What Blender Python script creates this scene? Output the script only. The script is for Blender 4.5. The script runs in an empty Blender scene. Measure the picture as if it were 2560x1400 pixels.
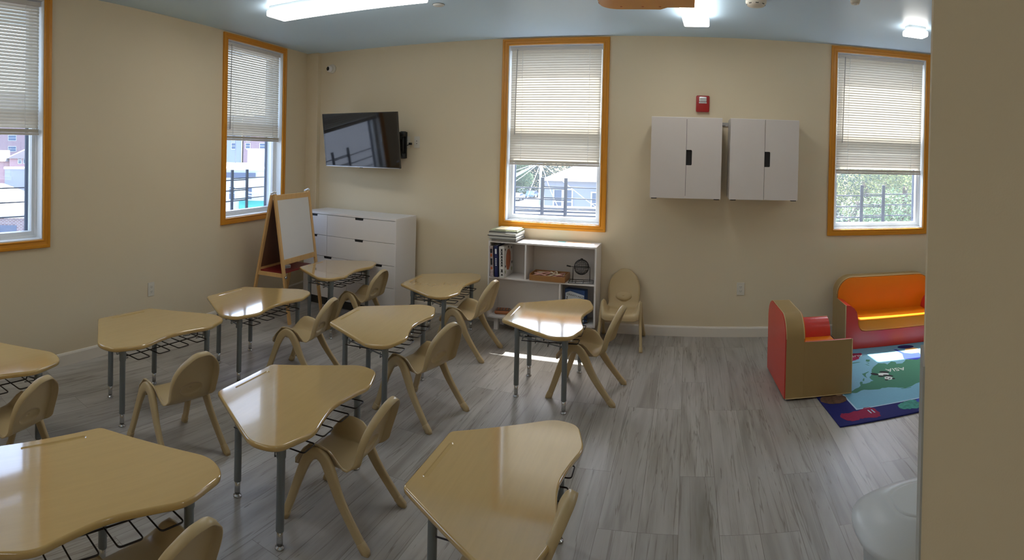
import bpy, bmesh, math, random
from mathutils import Vector, Matrix
random.seed(7)
sc = bpy.context.scene
COL = sc.collection
PI = math.pi
R = math.radians

# ------------------------------------------------------------------ materials
def new_mat(name):
    m = bpy.data.materials.new(name); m.use_nodes = True
    nt = m.node_tree
    return m, nt, nt.nodes['Principled BSDF']

def mat(name, col, rough=0.5, metal=0.0, var=0.0, vscale=6.0, stretch=(1, 1, 1), bump=0.0, bscale=60.0,
        coat=0.0, spec=0.5, trans=0.0, coat_rough=0.05):
    m, nt, b = new_mat(name)
    b.inputs['Base Color'].default_value = (*col, 1)
    b.inputs['Roughness'].default_value = rough
    b.inputs['Metallic'].default_value = metal
    b.inputs['Specular IOR Level'].default_value = spec
    b.inputs['Coat Weight'].default_value = coat
    b.inputs['Coat Roughness'].default_value = coat_rough
    tc = nt.nodes.new('ShaderNodeTexCoord')
    mp = nt.nodes.new('ShaderNodeMapping'); mp.inputs['Scale'].default_value = stretch
    nt.links.new(tc.outputs['Object'], mp.inputs['Vector'])
    nz = nt.nodes.new('ShaderNodeTexNoise'); nz.inputs['Scale'].default_value = vscale
    nz.inputs['Detail'].default_value = 5
    nt.links.new(mp.outputs['Vector'], nz.inputs['Vector'])
    mx = nt.nodes.new('ShaderNodeMix'); mx.data_type = 'RGBA'
    v = max(var, 0.02)
    mx.inputs[6].default_value = (*[max(0, c * (1 - v)) for c in col], 1)
    mx.inputs[7].default_value = (*[min(1, c * (1 + v)) for c in col], 1)
    nt.links.new(nz.outputs['Fac'], mx.inputs[0])
    nt.links.new(mx.outputs[2], b.inputs['Base Color'])
    if bump > 0:
        n2 = nt.nodes.new('ShaderNodeTexNoise'); n2.inputs['Scale'].default_value = bscale
        nt.links.new(tc.outputs['Object'], n2.inputs['Vector'])
        bp = nt.nodes.new('ShaderNodeBump'); bp.inputs['Strength'].default_value = bump
        bp.inputs['Distance'].default_value = 0.002
        nt.links.new(n2.outputs['Fac'], bp.inputs['Height'])
        nt.links.new(bp.outputs['Normal'], b.inputs['Normal'])
    if trans > 0:
        tl = nt.nodes.new('ShaderNodeBsdfTranslucent')
        nt.links.new(mx.outputs[2], tl.inputs['Color'])
        ms = nt.nodes.new('ShaderNodeMixShader'); ms.inputs[0].default_value = trans
        out = nt.nodes['Material Output']
        nt.links.new(b.outputs[0], ms.inputs[1]); nt.links.new(tl.outputs[0], ms.inputs[2])
        nt.links.new(ms.outputs[0], out.inputs['Surface'])
    return m

def emit_mat(name, col, s):
    m, nt, b = new_mat(name)
    b.inputs['Base Color'].default_value = (*col, 1)
    b.inputs['Emission Color'].default_value = (*col, 1)
    b.inputs['Emission Strength'].default_value = s
    return m

def glass_mat(name, tint=(0.95, 0.98, 1.0), gloss=0.06):
    m, nt, b = new_mat(name)
    nt.nodes.remove(b)
    t = nt.nodes.new('ShaderNodeBsdfTransparent'); t.inputs['Color'].default_value = (*tint, 1)
    g = nt.nodes.new('ShaderNodeBsdfGlossy'); g.inputs['Roughness'].default_value = 0.02
    ms = nt.nodes.new('ShaderNodeMixShader'); ms.inputs[0].default_value = gloss
    nt.links.new(t.outputs[0], ms.inputs[1]); nt.links.new(g.outputs[0], ms.inputs[2])
    d = nt.nodes.new('ShaderNodeBsdfTranslucent'); d.inputs['Color'].default_value = (0.80, 0.90, 1.0, 1)
    m2 = nt.nodes.new('ShaderNodeMixShader'); m2.inputs[0].default_value = 0.015
    nt.links.new(ms.outputs[0], m2.inputs[1]); nt.links.new(d.outputs[0], m2.inputs[2])
    nt.links.new(m2.outputs[0], nt.nodes['Material Output'].inputs['Surface'])
    return m

def floor_mat():
    m, nt, b = new_mat('grey_vinyl_plank')
    L = nt.links.new; N = nt.nodes.new
    tc = N('ShaderNodeTexCoord')
    mp = N('ShaderNodeMapping'); mp.inputs['Rotation'].default_value = (0, 0, R(90))
    L(tc.outputs['Object'], mp.inputs['Vector'])
    br = N('ShaderNodeTexBrick')
    br.inputs['Color1'].default_value = (0, 0, 0, 1); br.inputs['Color2'].default_value = (1, 1, 1, 1)
    br.inputs['Scale'].default_value = 1; br.inputs['Brick Width'].default_value = 1.22
    br.inputs['Row Height'].default_value = 0.18; br.inputs['Mortar Size'].default_value = 0.0012
    br.inputs['Mortar Smooth'].default_value = 0.0; br.offset = 0.37; br.offset_frequency = 3
    L(mp.outputs[0], br.inputs['Vector'])
    # per plank shift of the grain
    off = N('ShaderNodeVectorMath'); off.operation = 'SCALE'; off.inputs['Scale'].default_value = 13.0
    L(br.outputs['Color'], off.inputs[0])
    ad = N('ShaderNodeVectorMath'); ad.operation = 'ADD'
    L(tc.outputs['Object'], ad.inputs[0]); L(off.outputs[0], ad.inputs[1])
    def streak(sx, sy, detail, dist):
        q = N('ShaderNodeMapping'); q.inputs['Scale'].default_value = (sx, sy, 1)
        L(ad.outputs[0], q.inputs['Vector'])
        n = N('ShaderNodeTexNoise'); n.inputs['Scale'].default_value = 1; n.inputs['Detail'].default_value = detail
        n.inputs['Distortion'].default_value = dist
        L(q.outputs[0], n.inputs['Vector']); return n
    def ramp(src, stops):
        r = N('ShaderNodeValToRGB'); e = r.color_ramp.elements
        e[0].position, e[0].color = stops[0][0], (*stops[0][1], 1)
        e[1].position, e[1].color = stops[-1][0], (*stops[-1][1], 1)
        for p, c in stops[1:-1]:
            x = e.new(p); x.color = (*c, 1)
        L(src, r.inputs[0]); return r
    base = ramp(streak(14, 1.3, 6, 0.6).outputs['Fac'],
                [(0.25, (0.245, 0.225, 0.195)), (0.45, (0.355, 0.33, 0.30)), (0.62, (0.42, 0.40, 0.37)), (0.8, (0.34, 0.33, 0.30))])
    vein = ramp(streak(17, 0.6, 4, 0.35).outputs['Fac'],
                [(0.488, (1, 1, 1)), (0.502, (0.50, 0.47, 0.41)), (0.516, (1, 1, 1))])
    knot = ramp(streak(70, 4.0, 4, 0.2).outputs['Fac'], [(0.285, (0.25, 0.21, 0.16)), (0.31, (1, 1, 1))])
    def mul(a, c, f):
        x = N('ShaderNodeMix'); x.data_type = 'RGBA'; x.blend_type = 'MULTIPLY'; x.inputs[0].default_value = f
        L(a, x.inputs[6]); L(c, x.inputs[7]); return x.outputs[2]
    c = mul(base.outputs[0], vein.outputs[0], 0.8)
    vein2 = ramp(streak(40, 0.9, 3, 0.15).outputs['Fac'], [(0.40, (1, 1, 1)), (0.41, (0.55, 0.52, 0.46)), (0.425, (1, 1, 1))])
    c = mul(c, vein2.outputs[0], 0.3)
    c = mul(c, knot.outputs[0], 0.6)
    tone = ramp(br.outputs['Color'], [(0.0, (0.90, 0.89, 0.88)), (1.0, (1.06, 1.05, 1.04))])
    c = mul(c, tone.outputs[0], 1.0)
    seam = ramp(br.outputs['Fac'], [(0.0, (1, 1, 1)), (1.0, (0.62, 0.6, 0.57))])
    c = mul(c, seam.outputs[0], 1.0)
    L(c, b.inputs['Base Color'])
    b.inputs['Roughness'].default_value = 0.36
    b.inputs['Specular IOR Level'].default_value = 0.45
    bp = N('ShaderNodeBump'); bp.inputs['Strength'].default_value = 0.15; bp.inputs['Distance'].default_value = 0.001
    L(base.outputs[0], bp.inputs['Height']); L(bp.outputs[0], b.inputs['Normal'])
    return m

def brick_mat(name, c1, c2, mortar, sx=0.22, sy=0.07):
    m, nt, b = new_mat(name)
    tc = nt.nodes.new('ShaderNodeTexCoord')
    mp = nt.nodes.new('ShaderNodeMapping'); mp.inputs['Rotation'].default_value = (R(90), 0, R(0))
    nt.links.new(tc.outputs['Object'], mp.inputs['Vector'])
    br = nt.nodes.new('ShaderNodeTexBrick')
    br.inputs['Color1'].default_value = (*c1, 1); br.inputs['Color2'].default_value = (*c2, 1)
    br.inputs['Mortar'].default_value = (*mortar, 1)
    br.inputs['Scale'].default_value = 1; br.inputs['Brick Width'].default_value = sx
    br.inputs['Row Height'].default_value = sy; br.inputs['Mortar Size'].default_value = 0.012
    # vector from object coordinates: (x+y, z)
    sp = nt.nodes.new('ShaderNodeSeparateXYZ'); cb = nt.nodes.new('ShaderNodeCombineXYZ')
    a = nt.nodes.new('ShaderNodeMath'); a.operation = 'ADD'
    nt.links.new(tc.outputs['Object'], sp.inputs[0])
    nt.links.new(sp.outputs['X'], a.inputs[0]); nt.links.new(sp.outputs['Y'], a.inputs[1])
    nt.links.new(a.outputs[0], cb.inputs['X']); nt.links.new(sp.outputs['Z'], cb.inputs['Y'])
    nt.links.new(cb.outputs[0], br.inputs['Vector'])
    nt.links.new(br.outputs['Color'], b.inputs['Base Color'])
    b.inputs['Roughness'].default_value = 0.85
    return m

M = {}
M['wall'] = mat('beige_wall_paint', (0.71, 0.60, 0.425), 0.75, var=0.03, vscale=1.5, bump=0.08, bscale=220)
M['ceiling'] = mat('blue_grey_ceiling_paint', (0.56, 0.75, 0.93), 0.38, var=0.02, vscale=1.2)
M['base'] = mat('white_baseboard', (0.72, 0.66, 0.58), 0.5, var=0.02)
M['floor'] = floor_mat()
M['casing'] = mat('orange_paint', (0.62, 0.25, 0.018), 0.35, var=0.04, vscale=8, spec=0.4)
M['vinyl'] = mat('white_vinyl', (0.80, 0.82, 0.84), 0.35, var=0.02)
M['vinyl_grey'] = mat('grey_gasket', (0.10, 0.11, 0.13), 0.5)
M['track'] = mat('dark_window_track', (0.05, 0.07, 0.12), 0.45)
M['glass'] = glass_mat('window_glass')
M['slat'] = mat('blind_slat', (0.68, 0.63, 0.54), 0.45, var=0.02, trans=0.17)
M['slatrail'] = mat('blind_rail', (0.62, 0.59, 0.55), 0.45)
M['wand'] = mat('blind_wand', (0.35, 0.34, 0.33), 0.3)
M['guard'] = mat('dark_guard_steel', (0.035, 0.045, 0.075), 0.45, metal=0.2)
M['white'] = mat('white_foil', (0.76, 0.72, 0.69), 0.38, var=0.015)
M['whitedoor'] = mat('white_lacquer', (0.66, 0.60, 0.565), 0.4, var=0.015)
M['dark'] = mat('dark_recess', (0.012, 0.011, 0.012), 0.6)
M['gap'] = mat('painted_gap_shade', (0.05, 0.05, 0.05), 0.7)  # near-black colour standing in for shade in gaps, slots and under the drawers
M['laminate'] = mat('maple_laminate', (0.53, 0.355, 0.145), 0.11, var=0.07, vscale=3.0, stretch=(2.0, 26, 1), coat=1.0, spec=0.6)
M['lamedge'] = mat('maple_edge', (0.50, 0.33, 0.12), 0.12, var=0.05, coat=1.0)
M['chair'] = mat('tan_plastic', (0.50, 0.375, 0.20), 0.33, var=0.03, vscale=9, spec=0.45)
M['steel'] = mat('grey_green_powdercoat', (0.205, 0.225, 0.235), 0.36, metal=0.3, var=0.04)
M['chrome'] = mat('chrome', (0.55, 0.56, 0.57), 0.25, metal=1.0)
M['wire'] = mat('dark_wire', (0.03, 0.022, 0.02), 0.35, metal=0.5)
M['pine'] = mat('varnished_pine', (0.66, 0.40, 0.16), 0.4, var=0.14, vscale=4, stretch=(12, 12, 1.5))
M['pinedark'] = mat('easel_back_board', (0.16, 0.07, 0.035), 0.55, var=0.1)
M['redtray'] = mat('red_tray_plastic', (0.22, 0.012, 0.012), 0.45)
M['board'] = mat('whiteboard', (0.68, 0.66, 0.64), 0.3, var=0.01)
M['tvframe'] = mat('tv_bezel', (0.012, 0.012, 0.014), 0.2, coat=0.5)
M['tvscreen'] = mat('tv_screen', (0.006, 0.006, 0.008), 0.06, spec=0.7)
M['silver'] = mat('silver_trim', (0.55, 0.56, 0.6), 0.25, metal=0.8)
M['blackmetal'] = mat('black_bracket', (0.015, 0.015, 0.015), 0.4)
M['plate'] = mat('outlet_plate', (0.68, 0.63, 0.54), 0.35)
M['red'] = mat('alarm_red', (0.36, 0.015, 0.015), 0.3, var=0.05)
M['lens'] = mat('strobe_lens', (0.75, 0.75, 0.76), 0.12, coat=0.5, metal=0.4)
M['lamp_lens'] = emit_mat('lamp_diffuser', (1.0, 0.965, 0.90), 10.6)
M['lamp_pan'] = mat('lamp_housing', (0.6, 0.62, 0.62), 0.4)
M['coral'] = mat('coral_vinyl', (0.62, 0.045, 0.03), 0.32, var=0.04, spec=0.5)
M['orange'] = mat('orange_vinyl', (0.80, 0.22, 0.004), 0.3, var=0.03, spec=0.5)
M['tanvinyl'] = mat('tan_vinyl', (0.37, 0.245, 0.095), 0.38, var=0.04)
M['piping'] = mat('tan_piping', (0.62, 0.46, 0.24), 0.4)
M['navy'] = mat('rug_navy', (0.006, 0.010, 0.13), 0.9, var=0.2, vscale=120, bump=0.4, bscale=700)
M['lblue'] = mat('rug_light_blue', (0.17, 0.40, 0.56), 0.9, var=0.05, vscale=60, bump=0.3, bscale=700)
M['palerug'] = mat('rug_pale_blue', (0.42, 0.60, 0.75), 0.9)
M['green'] = mat('rug_green', (0.04, 0.19, 0.13), 0.9, var=0.06, vscale=80)
M['crimson'] = mat('rug_crimson', (0.28, 0.008, 0.06), 0.9, var=0.25, vscale=60)
M['rugblack'] = mat('rug_black', (0.006, 0.012, 0.02), 0.9)
M['rugwhite'] = mat('rug_white', (0.62, 0.68, 0.70), 0.9)
M['rugbrown'] = mat('rug_brown', (0.12, 0.06, 0.035), 0.9, var=0.9, vscale=45)
M['rugteal'] = mat('rug_teal', (0.05, 0.26, 0.22), 0.9, var=0.8, vscale=40)
M['rugpeach'] = mat('rug_peach', (0.70, 0.40, 0.15), 0.9)
M['rugroyal'] = mat('rug_royal_blue', (0.03, 0.06, 0.42), 0.9)
M['trash'] = mat('trash_plastic', (0.60, 0.62, 0.64), 0.35, var=0.02)
M['guardstrip'] = mat('corner_guard_vinyl', (0.38, 0.38, 0.36), 0.4)
M['oak'] = mat('game_tray_wood', (0.36, 0.17, 0.055), 0.4, var=0.15, vscale=5, stretch=(3, 14, 14))
M['rope'] = mat('braided_cord', (0.62, 0.33, 0.26), 0.8, var=0.3, vscale=40)
M['ropepale'] = mat('pale_cord', (0.70, 0.58, 0.42), 0.8, var=0.2, vscale=40)
M['blackwire'] = mat('black_wire', (0.008, 0.008, 0.008), 0.35)
M['paper'] = mat('page_block', (0.66, 0.64, 0.58), 0.8, var=0.12, vscale=4, stretch=(1, 1, 90))
M['bk_white'] = mat('cover_white', (0.68, 0.66, 0.62), 0.35)
M['bk_cream'] = mat('cover_cream', (0.70, 0.62, 0.42), 0.35)
M['bk_dark'] = mat('cover_dark', (0.04, 0.04, 0.05), 0.35)
M['bk_grey'] = mat('cover_grey', (0.35, 0.38, 0.40), 0.35)
M['bk_green'] = mat('cover_olive', (0.30, 0.33, 0.18), 0.35)
M['bk_navy'] = mat('cover_navy', (0.015, 0.02, 0.09), 0.3)
M['bk_pattern'] = mat('cover_print', (0.42, 0.34, 0.33), 0.35, var=0.9, vscale=38)
M['bk_orange'] = mat('print_orange', (0.45, 0.11, 0.03), 0.35, var=0.3, vscale=20)
M['ink'] = mat('ink_black', (0.02, 0.018, 0.02), 0.5)
M['inkwhite'] = mat('ink_white', (0.7, 0.7, 0.72), 0.5)
M['boxblue'] = mat('game_box_blue', (0.02, 0.06, 0.18), 0.35, var=0.5, vscale=12)
M['boxgrey'] = mat('game_box_label', (0.52, 0.55, 0.58), 0.4)
M['teal_paper'] = mat('teal_paper', (0.20, 0.55, 0.60), 0.6)
M['pink_paper'] = mat('pink_paper', (0.65, 0.15, 0.25), 0.6)
M['strip_paper'] = mat('orange_strip_paper', (0.80, 0.50, 0.30), 0.6, var=0.3, vscale=14)
M['white_paper'] = mat('white_paper', (0.80, 0.80, 0.80), 0.6)
# outdoors
M['ground'] = mat('asphalt', (0.16, 0.17, 0.19), 0.9, var=0.2, vscale=0.3)
M['shingle'] = brick_mat('grey_shingles', (0.066, 0.075, 0.098), (0.076, 0.085, 0.108), (0.055, 0.062, 0.08), 0.9, 0.16)
M['course'] = mat('shingle_course', (0.055, 0.062, 0.082), 0.9)
M['siding'] = mat('pale_blue_siding', (0.27, 0.285, 0.345), 0.7, var=0.03)
M['siding_white'] = mat('white_stucco', (0.60, 0.62, 0.64), 0.8, var=0.03)
M['roof_pale'] = mat('pale_roof', (0.072, 0.068, 0.082), 0.8, var=0.04)
M['membrane'] = mat('white_roof_membrane', (0.62, 0.62, 0.64), 0.7, var=0.03)
M['pinkwall'] = mat('pink_siding', (0.46, 0.28, 0.28), 0.8, var=0.05)
M['pinkroof'] = mat('pink_grey_roof', (0.30, 0.25, 0.24), 0.8, var=0.06)
M['brickfar'] = brick_mat('red_brick', (0.26, 0.15, 0.16), (0.31, 0.19, 0.20), (0.33, 0.27, 0.28))
M['bricknear'] = brick_mat('brown_brick', (0.17, 0.09, 0.09), (0.25, 0.15, 0.14), (0.42, 0.40, 0.41))
M['pane'] = mat('house_pane', (0.10, 0.13, 0.19), 0.4, spec=0.3)
M['paleblue'] = mat('pale_blue_block', (0.27, 0.30, 0.325), 0.8)
M['slate'] = mat('slate_strip', (0.10, 0.12, 0.17), 0.6)
M['awning'] = mat('green_awning', (0.04, 0.30, 0.22), 0.6)
M['cable'] = mat('pale_cable', (0.45, 0.48, 0.52), 0.6)
M['pole'] = mat('pale_pole', (0.34, 0.36, 0.40), 0.7)
M['cabledark'] = mat('dark_cable', (0.15, 0.15, 0.15), 0.6)
M['bark'] = mat('bark', (0.12, 0.09, 0.07), 0.9, var=0.3)
M['leafA'] = mat('leaf_green', (0.13, 0.21, 0.11), 0.5, var=0.45, vscale=1.2, trans=0.45)
M['leafB'] = mat('leaf_dark_green', (0.055, 0.095, 0.075), 0.5, var=0.5, vscale=1.0, trans=0.35)
M['leafC'] = mat('leaf_yellow_green', (0.25, 0.29, 0.13), 0.5, var=0.4, vscale=1.5, trans=0.5)
M['car1'] = mat('white_car_paint', (0.7, 0.72, 0.75), 0.2, coat=1)
M['car2'] = mat('blue_car_paint', (0.2, 0.28, 0.4), 0.2, coat=1)
M['brownbox'] = mat('toy_wood', (0.35, 0.12, 0.04), 0.35, var=0.2)

# ------------------------------------------------------------------ object helpers
def tag(o, label=None, cat=None, group=None, kind=None):
    if label: o['label'] = label
    if cat: o['category'] = cat
    if group: o['group'] = group
    if kind: o['kind'] = kind
    return o

def empty(name, loc=(0, 0, 0), rz=0.0, label=None, cat=None, group=None, kind=None, parent=None):
    o = bpy.data.objects.new(name, None); COL.objects.link(o)
    o.location = loc; o.rotation_euler = (0, 0, rz); o.empty_display_size = 0.05
    if parent: o.parent = parent
    return tag(o, label, cat, group, kind)

def link(name, bm, m, parent=None, smooth=False, loc=None, rot=None, angle=None):
    bmesh.ops.recalc_face_normals(bm, faces=bm.faces[:]) if not getattr(bm, '_keep', False) else None
    me = bpy.data.meshes.new(name); bm.to_mesh(me); bm.free()
    ms = m if isinstance(m, (list, tuple)) else [m]
    for x in ms: me.materials.append(x)
    if smooth:
        for p in me.polygons: p.use_smooth = True
        if angle is not None:
            me.set_sharp_from_angle(angle=angle)
    o = bpy.data.objects.new(name, me); COL.objects.link(o)
    if parent: o.parent = parent
    if loc: o.location = loc
    if rot: o.rotation_euler = rot
    return o

def box(bm, x0, x1, y0, y1, z0, z1, bev=0.0, seg=2, mi=0, M4=None):
    r = bmesh.ops.create_cube(bm, size=1.0)
    vs = r['verts']
    for v in vs:
        v.co = Vector(((x0 + x1) / 2 + v.co.x * (x1 - x0), (y0 + y1) / 2 + v.co.y * (y1 - y0), (z0 + z1) / 2 + v.co.z * (z1 - z0)))
    fs = list({f for v in vs for f in v.link_faces})
    for f in fs: f.material_index = mi
    if bev > 0:
        es = list({e for v in vs for e in v.link_edges})
        rr = bmesh.ops.bevel(bm, geom=es, offset=bev, segments=seg, affect='EDGES', profile=0.5, material=mi)
        vs = list({v for f in rr['faces'] for v in f.verts} | {v for v in vs if v.is_valid})
    if M4 is not None:
        for v in vs: v.co = M4 @ v.co
    return vs

def tube(bm, pts, r, n=8, closed=False, mi=0, rads=None):
    pts = [Vector(p) for p in pts]
    rings = []
    N = len(pts)
    prev = None
    for i, p in enumerate(pts):
        if closed: t = (pts[(i + 1) % N] - pts[i - 1]).normalized()
        else:
            a = pts[max(0, i - 1)]; c = pts[min(N - 1, i + 1)]
            t = (c - a).normalized()
        if prev is None:
            up = Vector((0, 0, 1)) if abs(t.z) < 0.9 else Vector((1, 0, 0))
            nx = t.cross(up).normalized()
        else:
            nx = (prev - t * prev.dot(t)).normalized()
        prev = nx
        ny = t.cross(nx)
        rr = rads[i] if rads else r
        rings.append([bm.verts.new(p + nx * rr * math.cos(2 * PI * k / n) + ny * rr * math.sin(2 * PI * k / n)) for k in range(n)])
    M_ = N if closed else N - 1
    for i in range(M_):
        A = rings[i]; B = rings[(i + 1) % N]
        for k in range(n):
            f = bm.faces.new((A[k], A[(k + 1) % n], B[(k + 1) % n], B[k])); f.material_index = mi; f.smooth = True
    if not closed:
        for q in (rings[0], rings[-1]):
            f = bm.faces.new(q); f.material_index = mi

def bendpath(pts, r=0.01, seg=4):
    pts = [Vector(p) for p in pts]; out = [pts[0]]
    for i in range(1, len(pts) - 1):
        a, b, c = pts[i - 1], pts[i], pts[i + 1]
        d1 = (a - b); d2 = (c - b)
        rr = min(r, d1.length * 0.45, d2.length * 0.45)
        p1 = b + d1.normalized() * rr; p2 = b + d2.normalized() * rr
        for k in range(seg + 1):
            t = k / seg
            out.append((1 - t) ** 2 * p1 + 2 * t * (1 - t) * b + t * t * p2)
    out.append(pts[-1]); return out

def lathe(bm, prof, n=20, c=(0, 0), mi=0):
    rings = []
    for r, z in prof:
        rings.append([bm.verts.new((c[0] + r * math.cos(2 * PI * k / n), c[1] + r * math.sin(2 * PI * k / n), z)) for k in range(n)])
    for A, B in zip(rings, rings[1:]):
        for k in range(n):
            f = bm.faces.new((A[k], A[(k + 1) % n], B[(k + 1) % n], B[k])); f.smooth = True; f.material_index = mi
    for q in (rings[0], rings[-1]):
        f = bm.faces.new(q); f.material_index = mi

def prism(bm, poly, z0, z1, mi=0, M4=None):
    a = [bm.verts.new((x, y, z0)) for x, y in poly]; b = [bm.verts.new((x, y, z1)) for x, y in poly]
    n = len(poly)
    fs = [bm.faces.new(a[::-1]), bm.faces.new(b)]
    for k in range(n): fs.append(bm.faces.new((a[k], a[(k + 1) % n], b[(k + 1) % n], b[k])))
    for f in fs: f.material_index = mi
    if M4 is not None:
        for v in a + b: v.co = M4 @ v.co
    return a + b

def catmull(P, n=8, closed=False):
    P = [Vector(p) for p in P]; out = []; N = len(P)
    rng = range(N) if closed else range(N - 1)
    for i in rng:
        if closed: p0, p1, p2, p3 = P[i - 1], P[i], P[(i + 1) % N], P[(i + 2) % N]
        else: p0, p1, p2, p3 = P[max(0, i - 1)], P[i], P[i + 1], P[min(N - 1, i + 2)]
        for k in range(n):
            t = k / n
            out.append(0.5 * ((2 * p1) + (p2 - p0) * t + (2 * p0 - 5 * p1 + 4 * p2 - p3) * t * t + (3 * p1 - p0 - 3 * p2 + p3) * t ** 3))
    if not closed: out.append(P[-1])
    return out

def text_part(name, s, size, m, parent, mtx, depth=0.0006, spacing=1.0):
    cu = bpy.data.curves.new(name, 'FONT'); cu.body = s; cu.size = size; cu.extrude = depth
    cu.align_x = 'CENTER'; cu.align_y = 'CENTER'; cu.space_character = spacing; cu.resolution_u = 3
    tmp = bpy.data.objects.new(name + '_tmp', cu); COL.objects.link(tmp)
    bpy.context.view_layer.update()
    dg = bpy.context.evaluated_depsgraph_get()
    me = bpy.data.meshes.new_from_object(tmp.evaluated_get(dg))
    bpy.data.objects.remove(tmp); bpy.data.curves.remove(cu)
    me.materials.clear(); me.materials.append(m)
    me.transform(mtx)
    o = bpy.data.objects.new(name, me); COL.objects.link(o); o.parent = parent
    return o

def copy_tree(o, parent=None):
    c = o.copy(); COL.objects.link(c)
    if parent is not None: c.parent = parent
    for ch in list(o.children): copy_tree(ch, c)
    return c

def frame_sweep(bm, x0, x1, z0, z1, prof, mi=0):
    """mitred frame in the XZ plane; prof = [(inset from outer edge, y)]"""
    rings = []
    for d, y in prof:
        rings.append([bm.verts.new(p) for p in ((x0 + d, y, z0 + d), (x1 - d, y, z0 + d), (x1 - d, y, z1 - d), (x0 + d, y, z1 - d))])
    n = len(prof)
    for i in range(n):
        A = rings[i]; B = rings[(i + 1) % n]
        for k in range(4):
            f = bm.faces.new((A[k], A[(k + 1) % 4], B[(k + 1) % 4], B[k])); f.material_index = mi

# ------------------------------------------------------------------ camera
F_PX, CY, YAW, PIT, ROL = 1395.125, 399.031, 0.315104, -0.0098685, -0.0236589
def rotm(y, p, r):
    return Matrix.Rotation(y, 3, 'Z') @ Matrix.Rotation(p, 3, 'X') @ Matrix.Rotation(r, 3, 'Y')
RM = rotm(YAW, PIT, ROL)
CAMZ = 1.65
cam = bpy.data.cameras.new('camera'); cam.type = 'PANO'; cam.panorama_type = 'CENTRAL_CYLINDRICAL'
half = 1280.0 / F_PX
cam.central_cylindrical_range_u_min = -half; cam.central_cylindrical_range_u_max = half
cam.central_cylindrical_range_v_min = -(1400 - CY) / F_PX; cam.central_cylindrical_range_v_max = CY / F_PX
cam.central_cylindrical_radius = 1.0
cam.clip_start = 0.02; cam.clip_end = 500
co = bpy.data.objects.new('camera', cam); COL.objects.link(co)
rt = RM @ Vector((1, 0, 0)); up = RM @ Vector((0, 0, 1)); bk = -(RM @ Vector((0, 1, 0)))
co.matrix_world = Matrix(((rt.x, up.x, bk.x, 0), (rt.y, up.y, bk.y, 0), (rt.z, up.z, bk.z, CAMZ), (0, 0, 0, 1)))
sc.camera = co

# ------------------------------------------------------------------ room shell
H = 2.78; YB = 5.18; WT = 0.20
AL = 0.1344; NL = math.hypot(1, AL)
def lx(y): return -3.496 - AL * y
YR = -2.6; XR = 4.3
bm = bmesh.new(); box(bm, -4.9, XR + .3, YR - .3, YB + WT, -0.12, 0.0)
tag(link('floor', bm, M['floor']), kind='structure')
bm = bmesh.new(); box(bm, -4.9, XR + .3, YR - .3, YB + WT, H, H + 0.15)
tag(link('ceiling', bm, M['ceiling']), kind='structure')

def wall_holes(name, x0, x1, holes, origin, rz, thick=WT):
    """local X along the wall, local Y outward, interior face at local Y = 0"""
    bm = bmesh.new()
    xs = sorted({x0, x1} | {v for h in holes for v in h[:2]})
    for a, b in zip(xs, xs[1:]):
        hh = [h for h in holes if h[0] <= a + 1e-6 and h[1] >= b - 1e-6]
        if hh:
            h = hh[0]
            box(bm, a, b, 0, thick, 0, h[2]); box(bm, a, b, 0, thick, h[3], H)
        else: box(bm, a, b, 0, thick, 0, H)
    o = link(name, bm, M['wall']); o.location = origin; o.rotation_euler = (0, 0, rz)
    return tag(o, kind='structure')

CW = 0.060
WINS = {}
def rng_(c, w, zb, zt): return (c - w / 2 + CW, c + w / 2 - CW, zb + CW, zt - CW)
back_holes = [rng_(-1.279, 1.053, 0.939, 2.768), rng_(1.862, 1.053, 0.945, 2.768)]
left_holes = [rng_(1.170, 1.083, 0.909, 2.765), rng_(4.169, 1.083, 0.909, 2.765)]
OB = (0, YB, 0); OL = (-3.496, 0, 0); AZL = math.atan2(1 / NL, -AL / NL)
wall_holes('wall_back', -4.6, XR + .2, back_holes, OB, 0)
wall_holes('wall_left', YR - .2, YB * NL + 0.03, left_holes, OL, AZL)
bm = bmesh.new(); box(bm, XR, XR + .2, YR - .2, YB, 0, H); tag(link('wall_right', bm, M['wall']), kind='structure')
bm = bmesh.new(); box(bm, -4.2, XR, YR - .2, YR, 0, H); tag(link('wall_rear', bm, M['wall']), kind='structure')
# partition whose end stands right beside the viewer
PX, PY = 0.437, 0.944
PFX = PX * (PY + .11) / PY - .004
bm = bmesh.new(); prism(bm, [(PX, PY), (XR, PY), (XR, PY + .11), (PFX, PY + .11)], 0, H); tag(link('wall_partition', bm, M['wall']), kind='structure')
bm = bmesh.new()
prism(bm, [(PX - .004, PY - .001), (PX, PY - .001), (PFX + .001, PY + .111), (PFX + .03, PY + .111), (PFX + .03, PY + .115), (PFX - .005, PY + .115)], 0, 1.275)
tag(link('trim_1', bm, M['guardstrip']), kind='structure')
# corner chase
bm = bmesh.new(); box(bm, lx(YB) - .05, -4.02, YB - 0.06, YB + 0.01, 0, H, 0.004); tag(link('wall_corner_chase', bm, M['wall']), kind='structure')
# baseboards
def baseboard(name, x0, x1, origin, rz):
    bm = bmesh.new()
    prism(bm, [(0, 0), (-0.014, 0), (-0.014, 0.080), (-0.008, 0.092), (0, 0.094)], x0, x1,
          M4=Matrix(((0, 0, 1, 0), (1, 0, 0, 0), (0, 1, 0, 0), (0, 0, 0, 1))))
    o = link(name, bm, M['base']); o.location = origin; o.rotation_euler = (0, 0, rz); return tag(o, kind='structure')
baseboard('baseboard_back', -4.0, XR, OB, 0)
baseboard('baseboard_left', YR, YB * NL - 0.02, OL, AZL)

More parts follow.
